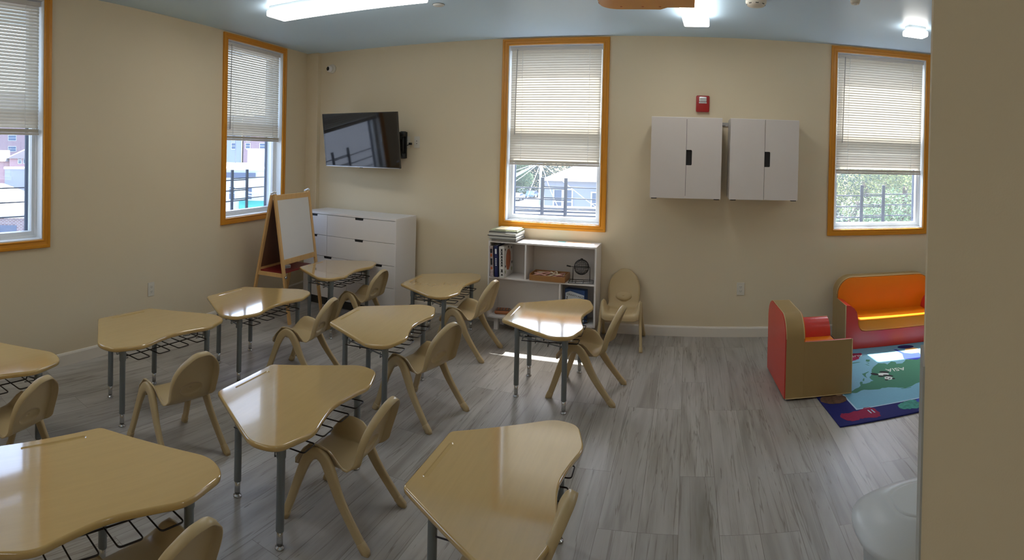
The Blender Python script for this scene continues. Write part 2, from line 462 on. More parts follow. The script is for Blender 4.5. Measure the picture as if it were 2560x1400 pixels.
# ------------------------------------------------------------------ windows
def make_window(n, hole, origin, rz, blind_z, blabel, glabel, gx, tilt=-70, hwid=.0125):
    w = empty(f'window_{n}', origin, rz, kind='structure')
    x0, x1, z0, z1 = hole
    ox0, ox1, oz0, oz1 = x0 - CW, x1 + CW, z0 - CW, z1 + CW
    bm = bmesh.new()
    frame_sweep(bm, ox0, ox1, oz0, oz1, [(0, 0.0), (0, -0.018), (0.004, -0.022), (0.020, -0.022), (0.024, -0.016), (0.046, -0.014), (0.050, -0.019), (0.057, -0.019), (CW, -0.014), (CW, 0.0)])
    link('window_casing', bm, M['casing'], w)
    bm = bmesh.new()   # jamb liner
    frame_sweep(bm, x0 - .004, x1 + .004, z0 - .004, z1 + .004, [(0, -0.005), (0, 0.125), (0.014, 0.125), (0.012, -0.005)])
    link('window_jamb', bm, M['vinyl'], w)
    # vinyl master frame
    bm = bmesh.new()
    frame_sweep(bm, x0, x1, z0, z1, [(0, 0.065), (0, 0.195), (0.018, 0.195), (0.022, 0.075), (0.020, 0.065)])
    link('window_frame', bm, M['vinyl'], w)
    bm = bmesh.new()
    frame_sweep(bm, x0 + .005, x1 - .005, z0 + .005, z1 - .005, [(0.014, 0.182), (0.014, 0.197), (0.036, 0.197), (0.036, 0.182)])
    link('outer_track', bm, M['track'], w)
    zm = 1.88
    a0, a1 = x0 + 0.018, x1 - 0.018
    def sash(nm, zb, zt, y0, y1, rail):
        bm = bmesh.new()
        frame_sweep(bm, a0, a1, zb, zt, [(0, y0), (0, y1), (rail - .006, y1), (rail, (y0 + y1) / 2), (rail - .006, y0)])
        s = link(nm, bm, M['vinyl'], w)
        bm = bmesh.new(); box(bm, a0 + rail - .01, a1 - rail + .01, (y0 + y1) / 2 - .002, (y0 + y1) / 2 + .002, zb + rail - .01, zt - rail + .01)
        link('glass_pane', bm, M['glass'], s)
        return s
    s1 = sash('lower_sash', z0 + 0.022, zm + 0.032, 0.076, 0.120, 0.036)
    sash('upper_sash', zm - 0.032, z1 - 0.02, 0.128, 0.178, 0.040)
    bm = bmesh.new()
    frame_sweep(bm, a0 - .003, a1 + .003, z0 + 0.017, zm + 0.035, [(0, 0.0715), (0, 0.0765), (0.004, 0.0765), (0.004, 0.0715)])
    link('gasket', bm, M['vinyl_grey'], w)
    # blind
    b = empty('window_blind', origin, rz, blabel, 'blind', 'white mini blinds half lowered in the windows')
    bx0, bx1 = x0 + 0.018, x1 - 0.018
    zt = z1 - 0.016
    bm = bmesh.new(); box(bm, bx0, bx1, 0.018, 0.056, zt - 0.03, zt, 0.002)
    link('headrail', bm, M['slatrail'], b)
    bm = bmesh.new()
    pitch = 0.0238; z = zt - 0.042; tl = R(tilt)
    i = 0
    while z > blind_z + 0.045:
        hw = hwid; yc = 0.036
        jx = 0.001 * math.sin(i * 1.7)
        P = []
        for t in (-1, -0.4, 0.4, 1):
            bow = 0.0016 * (1 - t * t)
            # inner edge up, outer edge down
            y = yc + t * hw * math.cos(tl) + bow * math.sin(tl); zz = z - t * hw * math.sin(tl) + bow * math.cos(tl)
            P.append((y, zz))
        for (ya, za), (yb, zb_) in zip(P, P[1:]):
            v = [bm.verts.new(c) for c in ((bx0 + .004 + jx, ya, za), (bx1 - .004 + jx, ya, za), (bx1 - .004 + jx, yb, zb_), (bx0 + .004 + jx, yb, zb_))]
            bm.faces.new(v).smooth = True
        z -= pitch; i += 1
    # stack of the spare slats at the bottom
    zz = blind_z + 0.020
    while zz < blind_z + 0.044:
        box(bm, bx0 + .004, bx1 - .004, 0.024, 0.048, zz, zz + 0.0027); zz += 0.0031
    bmesh.ops.remove_doubles(bm, verts=bm.verts[:], dist=1e-5)
    link('slats', bm, M['slat'], b)
    bm = bmesh.new(); box(bm, bx0 + .002, bx1 - .002, 0.022, 0.050, blind_z, blind_z + 0.018, 0.003)
    link('bottom_rail', bm, M['slatrail'], b)
    for fx in (0.13, 0.87):
        bm = bmesh.new(); X = bx0 + fx * (bx1 - bx0)
        for yy in (0.0215, 0.0505): tube(bm, [(X, yy, blind_z + .01), (X, yy, zt - .02)], 0.0011, 5)
        link('ladder_cord', bm, M['vinyl'], b)
    bm = bmesh.new(); X = bx0 + 0.075 * (bx1 - bx0)
    tube(bm, [(X, 0.013, zt - 0.02), (X - .002, 0.010, zt - .06), (X - 0.012, 0.008, zt - 0.85)], 0.0042, 6)
    link('tilt_wand', bm, M['wand'], b)
    # guard outside
    g = empty('window_guard', origin, rz, glabel, 'window guard', 'dark steel guards outside the windows')
    gy = 0.235
    for k, X in enumerate(gx):
        bm = bmesh.new(); box(bm, X - .016, X + .016, gy - .008, gy + .010, z0 + 0.005, 1.425, 0.002)
        link('upright', bm, M['guard'], g)
    for zz in (1.315, 1.205, 1.095):
        bm = bmesh.new(); tube(bm, [(x0 - .02, gy, zz), (gx[1], gy, zz)], 0.0070, 6); link('rod', bm, M['guard'], g)
        bm = bmesh.new(); tube(bm, [(gx[0], gy + .004, zz + .017), (x1 + .02, gy + .004, zz + .017)], 0.0062, 6); link('rod', bm, M['guard'], g)
    return w

make_window(1, left_holes[0], OL, AZL, 1.728, 'white mini blind at the left edge of the photo, over the pink houses', 'dark steel guard outside the leftmost window', (1.05, 1.29))
make_window(2, left_holes[1], OL, AZL, 1.730, 'white mini blind in the left wall window beside the easel', 'dark steel guard outside the window behind the easel', (4.09, 4.345))
make_window(3, back_holes[0], OB, 0, 1.548, 'white mini blind in the window above the low bookcase, band of sun on it', 'dark steel guard outside the window above the bookcase', (-1.436, -1.197), 77, .0143)
make_window(4, back_holes[1], OB, 0, 1.540, 'white mini blind in the window above the orange sofa', 'dark steel guard outside the window above the orange sofa, in front of trees', (1.753, 1.988), 77, .0143)

# ------------------------------------------------------------------ student desk
DQ = [(.222, 0, .022), (.488, -.405, .06), (.455, -.520, .05), (.262, -.574, .05), (.150, -.543, .06), (0, -.515, .09)]
DQ = DQ + [(-x, y, r) for x, y, r in DQ[:-1][::-1]]
OUT = []
for i in range(len(DQ)):
    a_, b_, c_ = Vector(DQ[i - 1][:2]), Vector(DQ[i][:2]), Vector(DQ[(i + 1) % len(DQ)][:2])
    rr = DQ[i][2]
    p1 = b_ + (a_ - b_).normalized() * min(rr, (a_ - b_).length * .48); p2 = b_ + (c_ - b_).normalized() * min(rr, (c_ - b_).length * .48)
    for k in range(9):
        t_ = k / 8; q_ = (1 - t_) ** 2 * p1 + 2 * t_ * (1 - t_) * b_ + t_ * t_ * p2
        OUT.append((q_.x, q_.y))
def inset(P, d):
    n = len(P); out = []
    for i in range(n):
        a = Vector(P[i - 1]); b = Vector(P[i]); c = Vector(P[(i + 1) % n])
        t = (c - a).normalized(); nn = Vector((-t.y, t.x))
        out.append(b + nn * d)
    return [(v.x, v.y) for v in out]
def poly_area(P): return sum(P[i - 1][0] * P[i][1] - P[i][0] * P[i - 1][1] for i in range(len(P))) / 2
if poly_area(OUT) < 0: OUT = OUT[::-1]

def make_desk():
    t = empty('student_desk')
    zt = 0.5
    bm = bmesh.new(); rows = []
    for d, z in ((0.006, zt - .026), (0.0, zt - .020), (0.0, zt - .008), (0.002, zt - .003), (0.007, zt)):
        rows.append([bm.verts.new((x, y, z)) for x, y in inset(OUT, d)])
    n = len(OUT)
    for A, B in zip(rows, rows[1:]):
        for k in range(n):
            f = bm.faces.new((A[k], A[(k + 1) % n], B[(k + 1) % n], B[k])); f.smooth = True; f.material_index = 1
    bm.faces.new(rows[0][::-1]).material_index = 1
    # slot loop for the pencil groove
    def slot(hw, hh, z):
        pts = []
        for k in range(9): a = -PI / 2 + PI * k / 8; pts.append((hw + hh * math.cos(a), -0.047 + hh * math.sin(a)))
        for k in range(9): a = PI / 2 + PI * k / 8; pts.append((-hw + hh * math.cos(a), -0.047 + hh * math.sin(a)))
        return [bm.verts.new((x, y, z)) for x, y in pts]
    s0 = slot(0.125, 0.0105, zt); s1 = slot(0.123, 0.0075, zt - 0.004)
    es = []
    for L_ in (rows[-1], s0):
        for k in range(len(L_)):
            e = bm.edges.get((L_[k], L_[(k + 1) % len(L_)])) or bm.edges.new((L_[k], L_[(k + 1) % len(L_)])); es.append(e)
    r = bmesh.ops.triangle_fill(bm, edges=es, use_beauty=True, use_dissolve=False)
    for f in [g for g in r['geom'] if isinstance(g, bmesh.types.BMFace)]: f.material_index = 0
    m_ = len(s0)
    for k in range(m_):
        f = bm.faces.new((s0[k], s1[k], s1[(k + 1) % m_], s0[(k + 1) % m_])); f.material_index = 1; f.smooth = True
    bm.faces.new(s1).material_index = 1
    link('tabletop', bm, [M['laminate'], M['lamedge']], t)
    legs = ((-.345, -.462), (.345, -.462), (-.185, -.105), (.185, -.105))
    for x, y in legs:
        bm = bmesh.new()
        lathe(bm, [(0.0205, 0.474), (0.0205, 0.395), (0.0175, 0.388), (0.0175, 0.078), (0.0165, 0.076)], 18, (x, y))
        box(bm, x - .03, x + .03, y - .03, y + .03, 0.468, 0.4735)
        lg = link('leg', bm, M['steel'], t)
        bm = bmesh.new(); lathe(bm, [(0.0135, 0.085), (0.0135, 0.018), (0.010, 0.016), (0.010, 0.010), (0.019, 0.008), (0.020, 0.0015), (0.018, 0.0)], 18, (x, y))
        link('leg_insert', bm, M['chrome'], lg)
        bm = bmesh.new(); lathe(bm, [(0.003, 0.2), (0.003, 0.2001)], 8, (0, 0))
        for v in bm.verts: v.co = Vector((x + (0.0175 + (v.co.z - .2) * 40), y + v.co.x, 0.115 + v.co.y))
        link('adjusting_screw', bm, M['chrome'], lg)
    for s in (-1, 1):
        bm = bmesh.new()
        a = Vector((s * .185, -.105, 0.425)); b = Vector((s * .345, -.462, 0.425))
        tube(bm, [a, b], 0.0085, 8)
        tube(bm, [a + Vector((0, 0, -.028)), b + Vector((0, 0, -.028))], 0.004, 6)
        for f_ in (0.12, 0.4, 0.66, 0.9):
            p = a.lerp(b, f_); tube(bm, bendpath([p + Vector((-s * .05, 0.0, -.04)), p + Vector((s * .012, 0, -.045)), p + Vector((s * .014, -.004, -.01))], .006, 3), 0.003, 6)
        link('side_rail', bm, M['steel'], t)
    bm = bmesh.new()
    tube(bm, [(-.185, -.105, .455), (.185, -.105, .455)], 0.009, 8); 
    link('front_rail', bm, M['steel'], t)
    for s in (-1, 1):
        bm = bmesh.new(); box(bm, s * .25 - .06, s * .25 + .08, -.475, -.452, .462, .474, .002)
        link('bracket', bm, M['wire'], t)
    bm = bmesh.new(); zb = 0.394; r_ = 0.0032
    for y in (-.18, -.30, -.42):
        w_ = 0.16 + (-y - .105) / .357 * .155
        tube(bm, bendpath([(-w_, y, .474), (-w_, y, zb), (w_, y, zb), (w_, y, .474)], .015, 4), r_, 6)
    for x0 in (-.285, -.125, .03, .185):
        tube(bm, bendpath([(x0, -.16, zb + .004), (x0, -.535, zb + .012), (x0 + .09, -.535, zb + .012), (x0 + .09, -.16, zb + .004)], .014, 4), r_, 6)
    link('book_basket', bm, M['wire'], t)
    return t

DESKS = [ # x, y, angle, height, scale, label
 (-1.225, 3.798, 92.6, .53, 1.0, 'sunlit pale wood desk in front of the low white bookcase, window mirrored in its top'),
 (-3.124, .772, 99, .50, 1.0, 'pale wood desk cut off by the left edge of the photo, below the leftmost window'),
 (-3.242, 2.054, 93.6, .50, 1.0, 'pale wood desk beside the left wall, directly below the single wall outlet'),
 (-3.281, 3.039, 93.8, .50, 1.0, 'pale wood desk just in front of the easel, reflecting bright window panes'),
 (-3.335, 4.205, 94.3, .555, .94, 'pale wood desk right in front of the white chest of drawers'),
 (-2.385, 4.459, 93, .50, 1.0, 'pale wood desk between the chest of drawers and the low bookcase'),
 (-2.225, 3.185, 97.6, .51, 1.0, 'pale wood desk in the middle of the class, one row behind the grey-sheened desk'),
 (-2.0, 2.0, 96.9, .485, 1.0, 'pale wood desk in the central foreground with grey sheen along its pencil groove'),
 (-1.98, .913, 85.8, .50, 1.0, 'pale wood desk filling the bottom left corner, nearest of all the desks'),
 (-.955, 1.96, 92, .455, 1.0, 'pale wood desk at the bottom centre, seen almost from above beside the open floor'),
]
first = make_desk()
for i, (x, y, a, h, s, lab) in enumerate(DESKS):
    o = first if i == 0 else copy_tree(first)
    o.location = (x, y, 0.0); o.rotation_euler = (0, 0, R(a)); o.scale = (s, s, h / .5)
    tag(o, lab, 'desk', 'student desks')

# ------------------------------------------------------------------ chair
def sstep(a, b, x):
    t = max(0, min(1, (x - a) / (b - a))); return t * t * (3 - 2 * t)
PROF = catmull([(0, .182, .252), (0, .178, .268), (0, .160, .279), (0, .10, .284), (0, .03, .279), (0, -.03, .274), (0, -.075, .281), (0, -.103, .308), (0, -.118, .345), (0, -.137, .41), (0, -.162, .48), (0, -.188, .54), (0, -.201, .568)], 8)
_s = [0.0]
for a_, b_ in zip(PROF, PROF[1:]): _s.append(_s[-1] + (b_ - a_).length)
STOT = _s[-1]
def prof_at(s):
    s = max(0, min(STOT, s))
    for i in range(len(_s) - 1):
        if _s[i + 1] >= s:
            t = (s - _s[i]) / (_s[i + 1] - _s[i] + 1e-9)
            p = PROF[i].lerp(PROF[i + 1], t); d = (PROF[i + 1] - PROF[i]).normalized(); return p, d
    return PROF[-1], (PROF[-1] - PROF[-2]).normalized()
def s_of_z(z):
    return next(_s[i] for i in range(len(_s)) if PROF[i].z > z and PROF[i].y < -.09)
S_H = s_of_z(.356); S_B = s_of_z(.30)
def chair_pt(u, s):
    p, d = prof_at(s)
    y, z = p.y, p.z
    au = abs(u)
    seatw = 1 - sstep(S_B - .05, S_B + .03, s)
    ear = sstep(.108, .154, au) * 0.084 * math.exp(-((y - .048) / .098) ** 4) * seatw
    dish = -0.008 * (1 - (au / .15) ** 2) * seatw * sstep(0.0, .06, s) if au < .15 else 0
    x = u
    # back is gently wrapped
    backw = sstep(S_B, S_B + .08, s)
    y += backw * 0.16 * (au ** 2) * 6 * 0.25
    return Vector((x, y, z + ear + dish))
def make_chair():
    t = empty('child_chair')
    # outline in the unrolled (u, s) plane, right half from front to top
    half_ = [(0, 0), (.08, 0.0), (.135, .004), (.154, .03), (.157, .09), (.157, .15), (.152, .21), (.138, S_B - .035), (.124, S_B + .01), (.121, S_B + .06), (.124, S_B + .12), (.119, S_B + .17), (.098, S_B + .222), (.068, S_B + .256), (.034, STOT - .004), (0, STOT)]
    P = [Vector((a, b, 0)) for a, b in half_] + [Vector((-a, b, 0)) for a, b in half_[1:-1][::-1]]
    OL_ = catmull(P, 5, True)
    K = 96; c = Vector((0, S_H, 0))
    outer = []
    for k in range(K):
        a = 2 * PI * k / K; d = Vector((math.cos(a), math.sin(a), 0)); best = None
        for i in range(len(OL_)):
            p, q = OL_[i], OL_[(i + 1) % len(OL_)]
            e = q - p; den = d.x * e.y - d.y * e.x
            if abs(den) < 1e-9: continue
            w = p - c; tt = (w.x * e.y - w.y * e.x) / den; ss = (w.x * d.y - w.y * d.x) / den
            if tt > 0 and -1e-6 <= ss <= 1 + 1e-6 and (best is None or tt > best): best = tt
        outer.append(best)
    NO = 20; uv = []; push = []
    INNER = (0.004, .25, .5, .7, .84, .93, .985)
    NR = NO + len(INNER)
    for fr in INNER:
        row = []
        for k in range(K):
            a = 2 * PI * k / K
            r = fr / math.sqrt((math.cos(a) / .068) ** 2 + (math.sin(a) / .037) ** 2)
            row.append((math.cos(a) * r, S_H + math.sin(a) * r))
        uv.append(row); push.append(.016 * (1 - fr ** 3) ** .5)
    for j in range(NO + 1):
        push.append(0.0)
        row = []
        for k in range(K):
            a = 2 * PI * k / K
            rin = 1 / math.sqrt((math.cos(a) / .068) ** 2 + (math.sin(a) / .037) ** 2)
            tt = j / NO; r = rin + (outer[k] - rin) * tt
            row.append((math.cos(a) * r, S_H + math.sin(a) * r))
        uv.append(row)
    pos = [[chair_pt(u, s) + Vector((0, push[j_], 0)) for u, s in row] for j_, row in enumerate(uv)]
    def nrm(j, k):
        jj = min(j, NR - 1)
        a = pos[jj + 1][k] - pos[jj][k]; b = pos[j][(k + 1) % K] - pos[j][k - 1]
        n = b.cross(a); return n.normalized()
    nm = [[nrm(j, k) for k in range(K)] for j in range(NR + 1)]
    if nm[NR // 2][K // 4].y < 0: nm = [[-v for v in r] for r in nm]   # toward the sitter
    # flange rows rolled backward on the backrest
    fl = []
    for q in range(1, 5):
        row = []
        for k in range(K):
            u, s = uv[NR][k]
            w = sstep(S_B - .01, S_B + .05, s)
            out = (pos[NR][k] - pos[NR - 1][k]).normalized()
            a = q / 4 * R(95)
            rr = 0.013
            d = out * (rr * math.sin(a)) - nm[NR][k] * (rr * (1 - math.cos(a)) + (0.021 * max(0, q - 3)))
            d2 = Vector((0, 0, -1)) * 0.006 * q
            row.append(pos[NR][k] + d * w + (d2 * (1 - w) if s < .05 else Vector((0, 0, -.0012 * q)) * (1 - w)))
        fl.append(row)
    allp = pos + fl
    J = len(allp)
    def build(sel):
        bm = bmesh.new(); bm_v = {}
        th = 0.0045
        def V(j, k, side):
            key = (j, k % K, side)
            if key not in bm_v:
                p = allp[j][k % K]
                jj = min(j, J - 2)
                a = allp[jj + 1][k % K] - allp[jj][k % K]; b = allp[j][(k + 1) % K] - allp[j][k - 1 if k % K else K - 1]
                n = b.cross(a)
                n = n.normalized() if n.length > 1e-9 else Vector((0, 0, 1))
                if sgn < 0: n = -n
                bm_v[key] = bm.verts.new(p + (n * (th / 2) * side))
            return bm_v[key]
        for j in range(J - 1):
            for k in range(K):
                smid = uv[min(j, NR)][k][1]
                smid2 = uv[min(j + 1, NR)][(k + 1) % K][1]
                isback = (smid + smid2) / 2 > S_B
                if isback != sel: continue
                for side in (1, -1):
                    vs = (V(j, k, side), V(j, k + 1, side), V(j + 1, k + 1, side), V(j + 1, k, side))
                    try: bm.faces.new(vs if side > 0 else vs[::-1]).smooth = True
                    except ValueError: pass
                if j == J - 2:
                    bm.faces.new((V(j + 1, k, 1), V(j + 1, k + 1, 1), V(j + 1, k + 1, -1), V(j + 1, k, -1))).smooth = True
                if j == 0:
                    bm.faces.new((V(0, k, 1), V(0, k, -1), V(0, k + 1, -1), V(0, k + 1, 1))).smooth = True
        return bm
    a = allp[14][K // 4] - allp[13][K // 4]; b = allp[13][K // 4 + 1] - allp[13][K // 4 - 1]
    sgn = 1 if b.cross(a).y > 0 else -1
    link('seat', build(False), M['chair'], t)
    link('backrest', build(True), M['chair'], t)
    # side arches, each split at the top into front and rear leg
    path = catmull([(0, .216, 0), (0, .188, .075), (0, .155, .175), (0, .128, .250), (0, .098, .308), (0, .058, .333), (0, .018, .315), (0, -.018, .262), (0, -.060, .185), (0, -.118, .105), (0, -.205, 0)], 5)
    wid = [.034, .037, .040, .044, .050, .053, .053, .054, .046, .040, .036]
    widths = []
    for i in range(len(path)):
        f = i / 5; a0 = int(min(f, len(wid) - 2)); widths.append(wid[a0] + (wid[a0 + 1] - wid[a0]) * (f - a0))
    top = 25
    for s in (-1, 1):
        for part, rng in (('f', range(0, top + 1)), ('r', range(top, len(path)))):
            bm = bmesh.new(); rings = []
            for i in rng:
                p = path[i]; T = (path[min(i + 1, len(path) - 1)] - path[max(i - 1, 0)]).normalized()
                N_ = T.cross(Vector((1, 0, 0))).normalized()
                lean = 0.022 * (1 - p.z / .34) ** 1.0
                tp = 0.024 + 0.006 * sstep(.2, .3, p.z)
                c0 = Vector((s * (.156 + lean), p.y, p.z))
                ring = []
                for k in range(16):
                    a = 2 * PI * k / 16
                    ca, sa = math.cos(a), math.sin(a)
                    ca = math.copysign(abs(ca) ** .55, ca); sa = math.copysign(abs(sa) ** .55, sa)
                    q = c0 + Vector((tp / 2 * ca, 0, 0)) + N_ * (widths[i] / 2 * sa)
                    if i in (0, len(path) - 1): q.z = 0.004
                    ring.append(bm.verts.new(q))
                rings.append(ring)
            for A, B in zip(rings, rings[1:]):
                for k in range(16): bm.faces.new((A[k], A[(k + 1) % 16], B[(k + 1) % 16], B[k])).smooth = True
            endr = rings[0] if part == 'f' else rings[-1]
            bm.faces.new(endr)
            lg = link('leg', bm, M['chair'], t)
            # foot cap
            bm = bmesh.new(); rings = []
            i0 = 0 if part == 'f' else len(path) - 1
            p0 = path[i0]; p1 = path[1] if part == 'f' else path[-2]
            T = (p1 - p0).normalized(); N_ = T.cross(Vector((1, 0, 0))).normalized()
            for dd, g in ((0.0, .003), (0.004, .0035), (0.034, .0022), (0.037, .0)):
                p = p0 + T * (dd / max(.3, T.z))
                lean = 0.022 * (1 - p.z / .34)
                ring = []
                for k in range(16):
                    a = 2 * PI * k / 16; ca, sa = math.cos(a), math.sin(a)
                    ca = math.copysign(abs(ca) ** .55, ca); sa = math.copysign(abs(sa) ** .55, sa)
                    q = Vector((s * (.156 + lean), p.y, p.z)) + Vector(((.012 + g) * ca, 0, 0)) + N_ * ((.0178 + g) * sa)
                    if dd < .003: q.z = 0.0
                    q.z = max(q.z, 0)
                    ring.append(bm.verts.new(q))
                rings.append(ring)
            for A, B in zip(rings, rings[1:]):
                for k in range(16): bm.faces.new((A[k], A[(k + 1) % 16], B[(k + 1) % 16], B[k])).smooth = True
            bm.faces.new(rings[0]); bm.faces.new(rings[-1])
            link('foot_cap', bm, M['chair'], lg)
    return t

CHAIRS = [ # x, y, angle, scale, label
 (-1.418, 2.071, 94.2, 1.0, 'tan plastic chair at the central foreground desk with the grey sheen'),
 (-1.594, 3.159, 77, 1.06, 'tan plastic chair in the middle of the class, turned slightly, its shadow on the floor'),
 (-.653, 3.85, 85.2, 1.07, 'tan plastic chair pushed under the sunlit desk by the bookcase'),
 (-2.401, 1.879, 84, 1.03, 'tan plastic chair seen from behind at the desk below the wall outlet'),
 (-2.562, 3.171, 100, 1.03, 'tan plastic chair at the desk that stands in front of the easel'),
 (-2.82, 4.33, 90, 1.0, 'tan plastic chair in front of the white chest of drawers'),
 (-1.751, 4.306, 86, 1.07, 'tan plastic chair between the two back desks, left of the bookcase'),
 (-2.55, .97, 112, 1.0, 'tan plastic chair cut off by the left edge of the photo'),
 (-1.425, 1.02, 94, .98, 'tan plastic chair half under the big desk in the bottom left corner'),
 (-.555, 1.765, 92, .95, 'tan plastic chair mostly hidden behind the bottom centre desk'),
 (-.55, 4.93, 181, 1.06, 'tan plastic chair alone against the back wall, right of the bookcase'),
]
fc = make_chair()
for i, (x, y, a, s, lab) in enumerate(CHAIRS):
    o = fc if i == 0 else copy_tree(fc)
    o.location = (x, y, 0.0); o.rotation_euler = (0, 0, R(a)); o.scale = (s, s, s)
    tag(o, lab, 'chair', 'tan plastic classroom chairs')

# ------------------------------------------------------------------ chest of drawers
dr = empty('chest_of_drawers', (0, 0, 0), 0, 'wide white chest of drawers with cut-out handles below the television', 'chest of drawers')
DX0, DX1, DYF, DYB, DZ = -3.84, -2.69, 4.70, 5.115, 0.992
bm = bmesh.new()
box(bm, DX0, DX1, DYF - .002, DYB, DZ - .022, DZ, .0015)
box(bm, DX0, DX0 + .016, DYF, DYB, 0.09, DZ - .022); box(bm, DX1 - .016, DX1, DYF, DYB, 0.09, DZ - .022)
box(bm, DX0 + .016, DX1 - .016, DYB - .01, DYB, .09, DZ - .022); box(bm, DX0 + .016, DX1 - .016, DYF + .01, DYB - .01, .09, .106)
link('carcass', bm, M['white'], dr)
bm = bmesh.new(); box(bm, DX0 + .02, DX1 - .02, DYF + .03, DYB - .01, .11, DZ - .024); link('inner_box', bm, M['gap'], dr)
bm = bmesh.new(); box(bm, DX0 + .04, DX1 - .04, DYF + .04, DYB - .01, 0, .09); link('plinth', bm, M['gap'], dr)
rows_ = [(0.750, 0.966), (0.530, 0.746), (0.311, 0.526), (0.095, 0.307)]
for ri, (za, zb) in enumerate(rows_):
    if ri < 2: cols = [(DX0 + .002, DX0 + .31, DX0 + .13), (DX0 + .314, DX1 - .002, DX0 + .715)]
    else: cols = [(DX0 + .002, (DX0 + DX1) / 2 - .002, DX0 + .325), ((DX0 + DX1) / 2 + .002, DX1 - .002, DX0 + .945)]
    for (xa, xb, hx) in cols:
        bm = bmesh.new()
        hw, hh = 0.052, 0.022
        prism(bm, [(xa, za), (xb, za), (xb, zb), (hx + hw, zb), (hx + hw - .004, zb - hh), (hx - hw + .004, zb - hh), (hx - hw, zb), (xa, zb)], DYF - .001, DYF + .016,
              M4=Matrix(((1, 0, 0, 0), (0, 0, 1, 0), (0, 1, 0, 0), (0, 0, 0, 1))))
        d = link('drawer', bm, M['white'], dr)
        bm = bmesh.new(); box(bm, hx - hw, hx + hw, DYF + .006, DYF + .02, zb - hh - .002, zb + .003); link('handle_recess', bm, M['dark'], d)

# ------------------------------------------------------------------ bookcase
bc = empty('bookcase', (0, 0, 0), 0, 'low white open bookcase under the middle window', 'bookcase')
BX0, BX1, BYF, BYB = -1.808, -.786, 4.895, 5.164
T_ = .016
bm = bmesh.new(); box(bm, BX0, BX1, BYF, BYB, .822, .838, .001); link('top_panel', bm, M['white'], bc)
for X in (BX0, BX1 - T_):
    bm = bmesh.new(); box(bm, X, X + T_, BYF, BYB, .118, .822, .001); link('side_panel', bm, M['white'], bc)
bm = bmesh.new(); box(bm, BX0 + T_, BX1 - T_, BYF, BYB - .006, .118, .134, .001); link('bottom_panel', bm, M['white'], bc)
bm = bmesh.new(); box(bm, BX0 + T_, BX1 - T_, BYF + .001, BYB - .006, .488, .504, .001); link('shelf', bm, M['white'], bc)
bm = bmesh.new(); box(bm, -1.452, -1.436, BYF + .001, BYB - .006, .504, .822, .001); link('divider', bm, M['white'], bc)
bm = bmesh.new(); box(bm, -1.123, -1.107, BYF + .001, BYB - .006, .134, .488, .001); link('divider', bm, M['white'], bc)
bm = bmesh.new(); box(bm, BX0 + T_, BX1 - T_, BYB - .006, BYB, .118, .822); link('back_panel', bm, M['white'], bc)
for X in (BX0 + .06, BX1 - .10):
    for Y in (BYF + .03, BYB - .07):
        bm = bmesh.new(); box(bm, X, X + .04, Y, Y + .04, 0, .118, .003); link('foot', bm, M['white'], bc)

# books lying on top
def book(name, loc, rz, w, d, h, cm, label, group, spine=None, upright=False):
    b = empty(name, loc, rz, label, 'book', group)
    t = .0025
    bm = bmesh.new()
    box(bm, 0, w, 0, d, 0, t, .0006); box(bm, 0, w, 0, d, h - t, h, .0006); box(bm, 0, w, d - t, d, 0, h, .0006)
    link('cover', bm, cm, b)
    bm = bmesh.new(); box(bm, .004, w - .004, .004, d - t, t, h - t); link('page_block', bm, M['paper'], b)
    return b
z = .8385
STK = [(-1.775, 4.885, 3, .235, .29, .014, 'bk_dark', 'thin dark magazine at the very bottom of the stack on the bookcase'),
 (-1.79, 4.88, -1, .26, .26, .012, 'bk_dark', 'dark thin book second from the bottom of the stack on the bookcase'),
 (-1.80, 4.87, 1, .27, .27, .021, 'bk_grey', 'grey book third from the bottom of the stack on the bookcase'),
 (-1.808, 4.865, 2, .275, .27, .008, 'bk_dark', 'thin dark-edged book in the middle of the stack on the bookcase'),
 (-1.80, 4.868, -1, .27, .27, .024, 'bk_white', 'thick white book in the middle of the stack on the bookcase'),
 (-1.795, 4.865, 3, .265, .26, .009, 'bk_dark', 'thin dark-edged book third from the top of the stack'),
 (-1.79, 4.88, 2, .265, .25, .011, 'bk_green', 'olive book second from the top of the stack on the bookcase'),
 (-1.745, 4.895, 4, .21, .22, .009, 'bk_cream', 'small cream book topmost of the stack on the bookcase')]
for x, y, a, w, d, h, c, lab in STK:
    book('book', (x, y, z), R(a), w, d, h, M[c], lab, 'books stacked flat on the bookcase'); z += h + .0004
# papers on top
def sheet(name, x0, x1, y0, y1, m, label, a=0, z=.8386):
    bm = bmesh.new(); w, d = x1 - x0, y1 - y0
    box(bm, -w / 2, w / 2, -d / 2, d / 2, 0, .0012)
    o = link(name, bm, m); o.location = ((x0 + x1) / 2, (y0 + y1) / 2, z); o.rotation_euler = (0, 0, R(a)); tag(o, label, 'paper', 'papers on the bookcase top'); return o
sheet('paper_sheet', -1.42, -1.22, 4.92, 5.10, M['white_paper'], 'white paper lying left of centre on the bookcase top', 2)
sheet('paper_sheet', -1.19, -1.12, 4.90, 5.13, M['teal_paper'], 'teal paper strip in the middle of the bookcase top', -3)
sheet('paper_sheet', -1.10, -.875, 5.03, 5.12, M['strip_paper'], 'orange and pink paper strip at the back right of the bookcase top', -2)
sheet('paper_sheet', -1.085, -1.05, 4.95, 5.02, M['pink_paper'], 'small pink paper beside the teal strip', 6)
